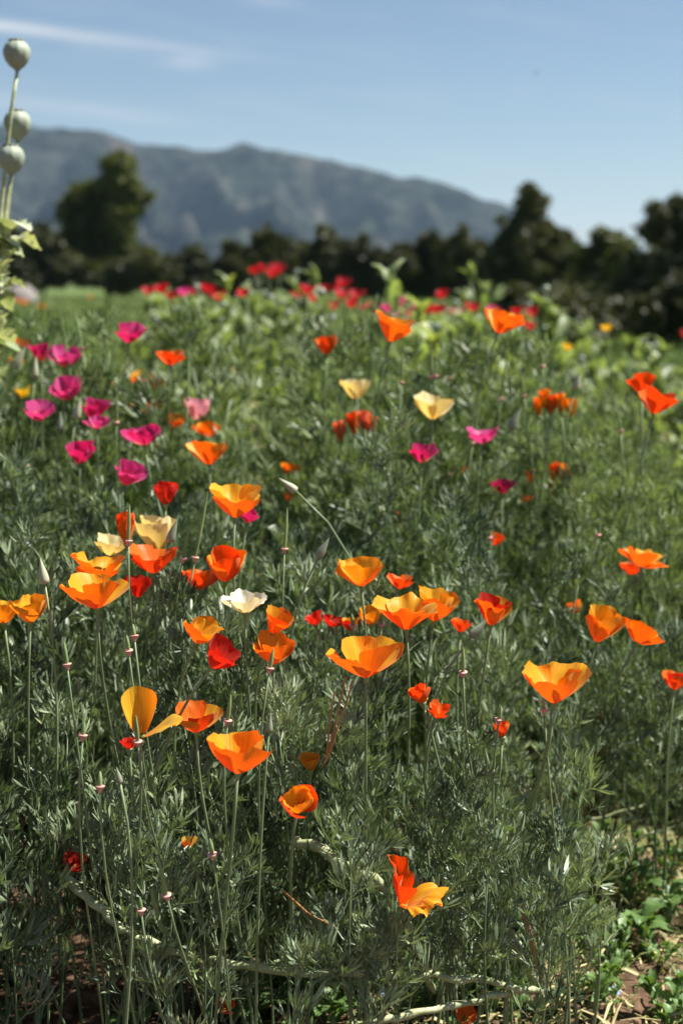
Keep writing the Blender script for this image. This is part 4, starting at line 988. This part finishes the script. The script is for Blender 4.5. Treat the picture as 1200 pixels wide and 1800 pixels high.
br = random.Random(5); bs = []
LBG = 'blurred tall broad-leaved poppy plant in the rows behind the bed'
for it in range(3000):
    d = br.uniform(3.6, 6.8); px = br.uniform(150, 1330)
    if px < float(np.interp(d, [3.6, 4.2, 5.5, 6.8], [500, 330, 250, 200])): continue
    if px > 1010 and d < 5.0 and br.random() < 0.8: continue
    if 400 < px < 540 and d < 4.4: continue
    x = (px - 600) / F * d
    if any((x - a) ** 2 + (d - b_) ** 2 < 0.25 ** 2 for a, b_ in bs): continue
    bs.append((x, d))
    topy = float(np.interp(px, [200, 300, 450, 600, 800, 900, 1000, 1060, 1150, 1300], [512, 492, 472, 482, 500, 528, 560, 592, 615, 610]))
    H = max(0.3, P(px, topy, d).z) * br.uniform(0.82, 1.08)
    broad_plant(x, d, H, 2000 + it, LBG, 'rows of tall broad-leaved poppies', 6, BROAD, 1.05)
DRY = [mesh('dry_leaf', *blade_leaf(0.11, 0.035, 0.4, 90 + i, 0.25, 9, 1.3), MAT['straw']) for i in range(3)]
for (px, py, d) in [(512, 668, 3.6), (425, 625, 4.6), (432, 760, 3.3), (340, 560, 5.6), (1130, 640, 4.6)]:
    q = P(px, py, d); broad_plant(q.x, q.y, q.z, int(px + py), 'withered tan plant with drooping dry leaves among the green rows', 'withered tan plants in the rows', 3, DRY, 0.85, 0)
for (px, py, d) in [(1150, 700, 3.4), (1215, 680, 3.6), (1180, 800, 3.0), (1130, 830, 3.2), (1240, 760, 3.1)]:
    q = P(px, py, d); broad_plant(q.x, q.y, q.z, int(px), 'yellow-green broad-leaved plant at the path side of the bed', 'broad-leaved plants at the path side', 3, BROAD, 0.7, 0)
for (px, py) in [(448, 476), (462, 472), (478, 482), (490, 474), (285, 508), (325, 514), (340, 512), (541, 510), (572, 508), (599, 516), (587, 536), (617, 534), (640, 542), (655, 541), (676, 543), (738, 540), (752, 545), (770, 545), (778, 518), (802, 549), (866, 548), (938, 551), (955, 551), (932, 572), (1205, 588), (605, 498), (262, 512), (300, 520), (365, 508), (385, 520), (430, 515), (520, 520), (555, 525), (628, 520), (700, 530), (722, 552), (830, 540), (895, 560), (910, 548), (690, 556)]:
    d = br.uniform(4.6, 6.2)
    flower(px, py, d, br.uniform(22, 32), 'scarlet' if br.random() < 0.75 else 'coral' if br.random() < 0.2 else 'rose', 50, br.uniform(-0.3, 0.3), br.uniform(-0.3, 0.1), 'blurred scarlet poppy above the rows of broad-leaved plants', 'scarlet poppies above the back rows', name='red_poppy', hi=False, cull=False, thick=1.3)
for (px, py, d) in [(1065, 577, 4.0), (997, 611, 3.8)]:
    flower(px, py, d, 20, 'yellow', 48, br.uniform(-0.2, 0.2), 0, 'small blurred yellow flower rising before the dark trees', 'yellow flowers before the dark trees', name='yellow_flower', hi=False, cull=False)
for (px, py, d) in [(45, 531, 14), (160, 522, 22), (30, 528, 15), (75, 540, 13)]:
    flower(px, py, d, 16, 'orange', 48, 0, 0, 'far blurred orange poppy in the meadow grass', 'far orange poppies in the meadow', name='poppy_flower', hi=False, cull=False)

# ---------------------------------------------------------------- seed-head poppy at the edge of the bed
def seed_head(px, py, d, rpx, bpx, label, nleaf, leaf_py):
    c = P(px, py, d); r0 = rpx * d / F; r = random.Random(int(px + py)); mid = P(*bpx); g0 = ground_pt(mid.x - 0.07, mid.y)
    e = empty('seed_head_poppy', g0, label, 'plant', None); off = c - g0; base = off - Vector((0, 0, 1.2 * r0))
    pts = bez(Vector((0, 0, 0)), Vector((0, 0, 0.3)), (mid - g0), base, 12)
    link('stem', mesh('stem', *tube_data(pts, [0.0042 - 0.0018 * i / 12 for i in range(13)], 8), MAT['pale_leaf'] if False else MAT['pale_stem']), e)
    cp = link('capsule', mesh('capsule', *xf(capsule_data(r0), Matrix.Identity(3), off), MAT['capsule']), e)
    link('crown_disc', mesh('crown_disc', *xf(disc_data(r0 * 0.99), Matrix.Identity(3), off), MAT['capsule']), cp)
    for k in range(nleaf):
        zt = 0.64 + 0.24 * (k + r.random()) / nleaf; p = min(pts, key=lambda q_: abs(q_.z + g0.z - zt)).copy(); p.z = zt - g0.z; an = r.uniform(0, 6.28)
        lo = link('leaf', BROADP[k % 3], e); s = r.uniform(0.5, 0.8)
        lo.matrix_basis = Matrix.LocRotScale(p, frame(Vector((math.cos(an), math.sin(an), r.uniform(0.2, 1.0)))).to_quaternion(), Vector((s, s, s)))
seed_head(30, 94, 2.0, 24, (-5, 330, 2.0), 'tallest round grey-green seed head on a pale bare stem', 14, 400)
seed_head(31, 217, 2.06, 24, (5, 330, 2.05), 'round seed head just below the tallest one', 14, 420)
seed_head(20, 278, 2.02, 24, (0, 360, 2.02), 'lowest round seed head above the pale curled leaves', 14, 430)
seed_head(-45, 190, 2.05, 24, (-30, 360, 2.05), 'round seed head at the far side of the seed-head clump', 14, 430)

# ---------------------------------------------------------------- flying insect
q = P(942, 128, 6.0); e = empty('flying_insect', q, 'tiny dark insect flying in the clear sky', 'insect'); mk = plain('insect shell', (0.03, 0.03, 0.03), 0.4)
link('body', mesh('body', *xf(lathe([(0.0004, -0.007), (0.003, -0.004), (0.0035, 0), (0.0025, 0.004), (0.0004, 0.007)], 8), Matrix.Rotation(R(80), 3, 'Y'), Vector((0, 0, 0))), mk), e)
for s in (-1, 1):
    v, f = blade_leaf(0.010, 0.005, 0, 1, 0, 4, 0.1); link('wing', mesh('wing', *xf((v, f), Matrix.Rotation(R(90 - 90 * s), 3, 'Z'), Vector((0, 0, 0.003))), mk), e)

# ---------------------------------------------------------------- haze
V = [(x, y, z) for x in (-6800, 6800) for y in (-300, 8800) for z in (-6, 420)]
hb = mesh('haze', V, [(0, 1, 3, 2), (4, 6, 7, 5), (0, 4, 5, 1), (2, 3, 7, 6), (0, 2, 6, 4), (1, 5, 7, 3)], None, False)
m, t, o = mat_nodes('haze'); pv = t.nodes.new('ShaderNodeVolumePrincipled')
pv.inputs['Color'].default_value = (0.52, 0.74, 1.0, 1); pv.inputs['Density'].default_value = 0.000065; pv.inputs['Anisotropy'].default_value = 0.2
t.links.new(pv.outputs[0], o.inputs['Volume']); hb.materials.append(m)
link('haze', hb, kind='stuff')
print('total objects', len(bpy.data.objects))
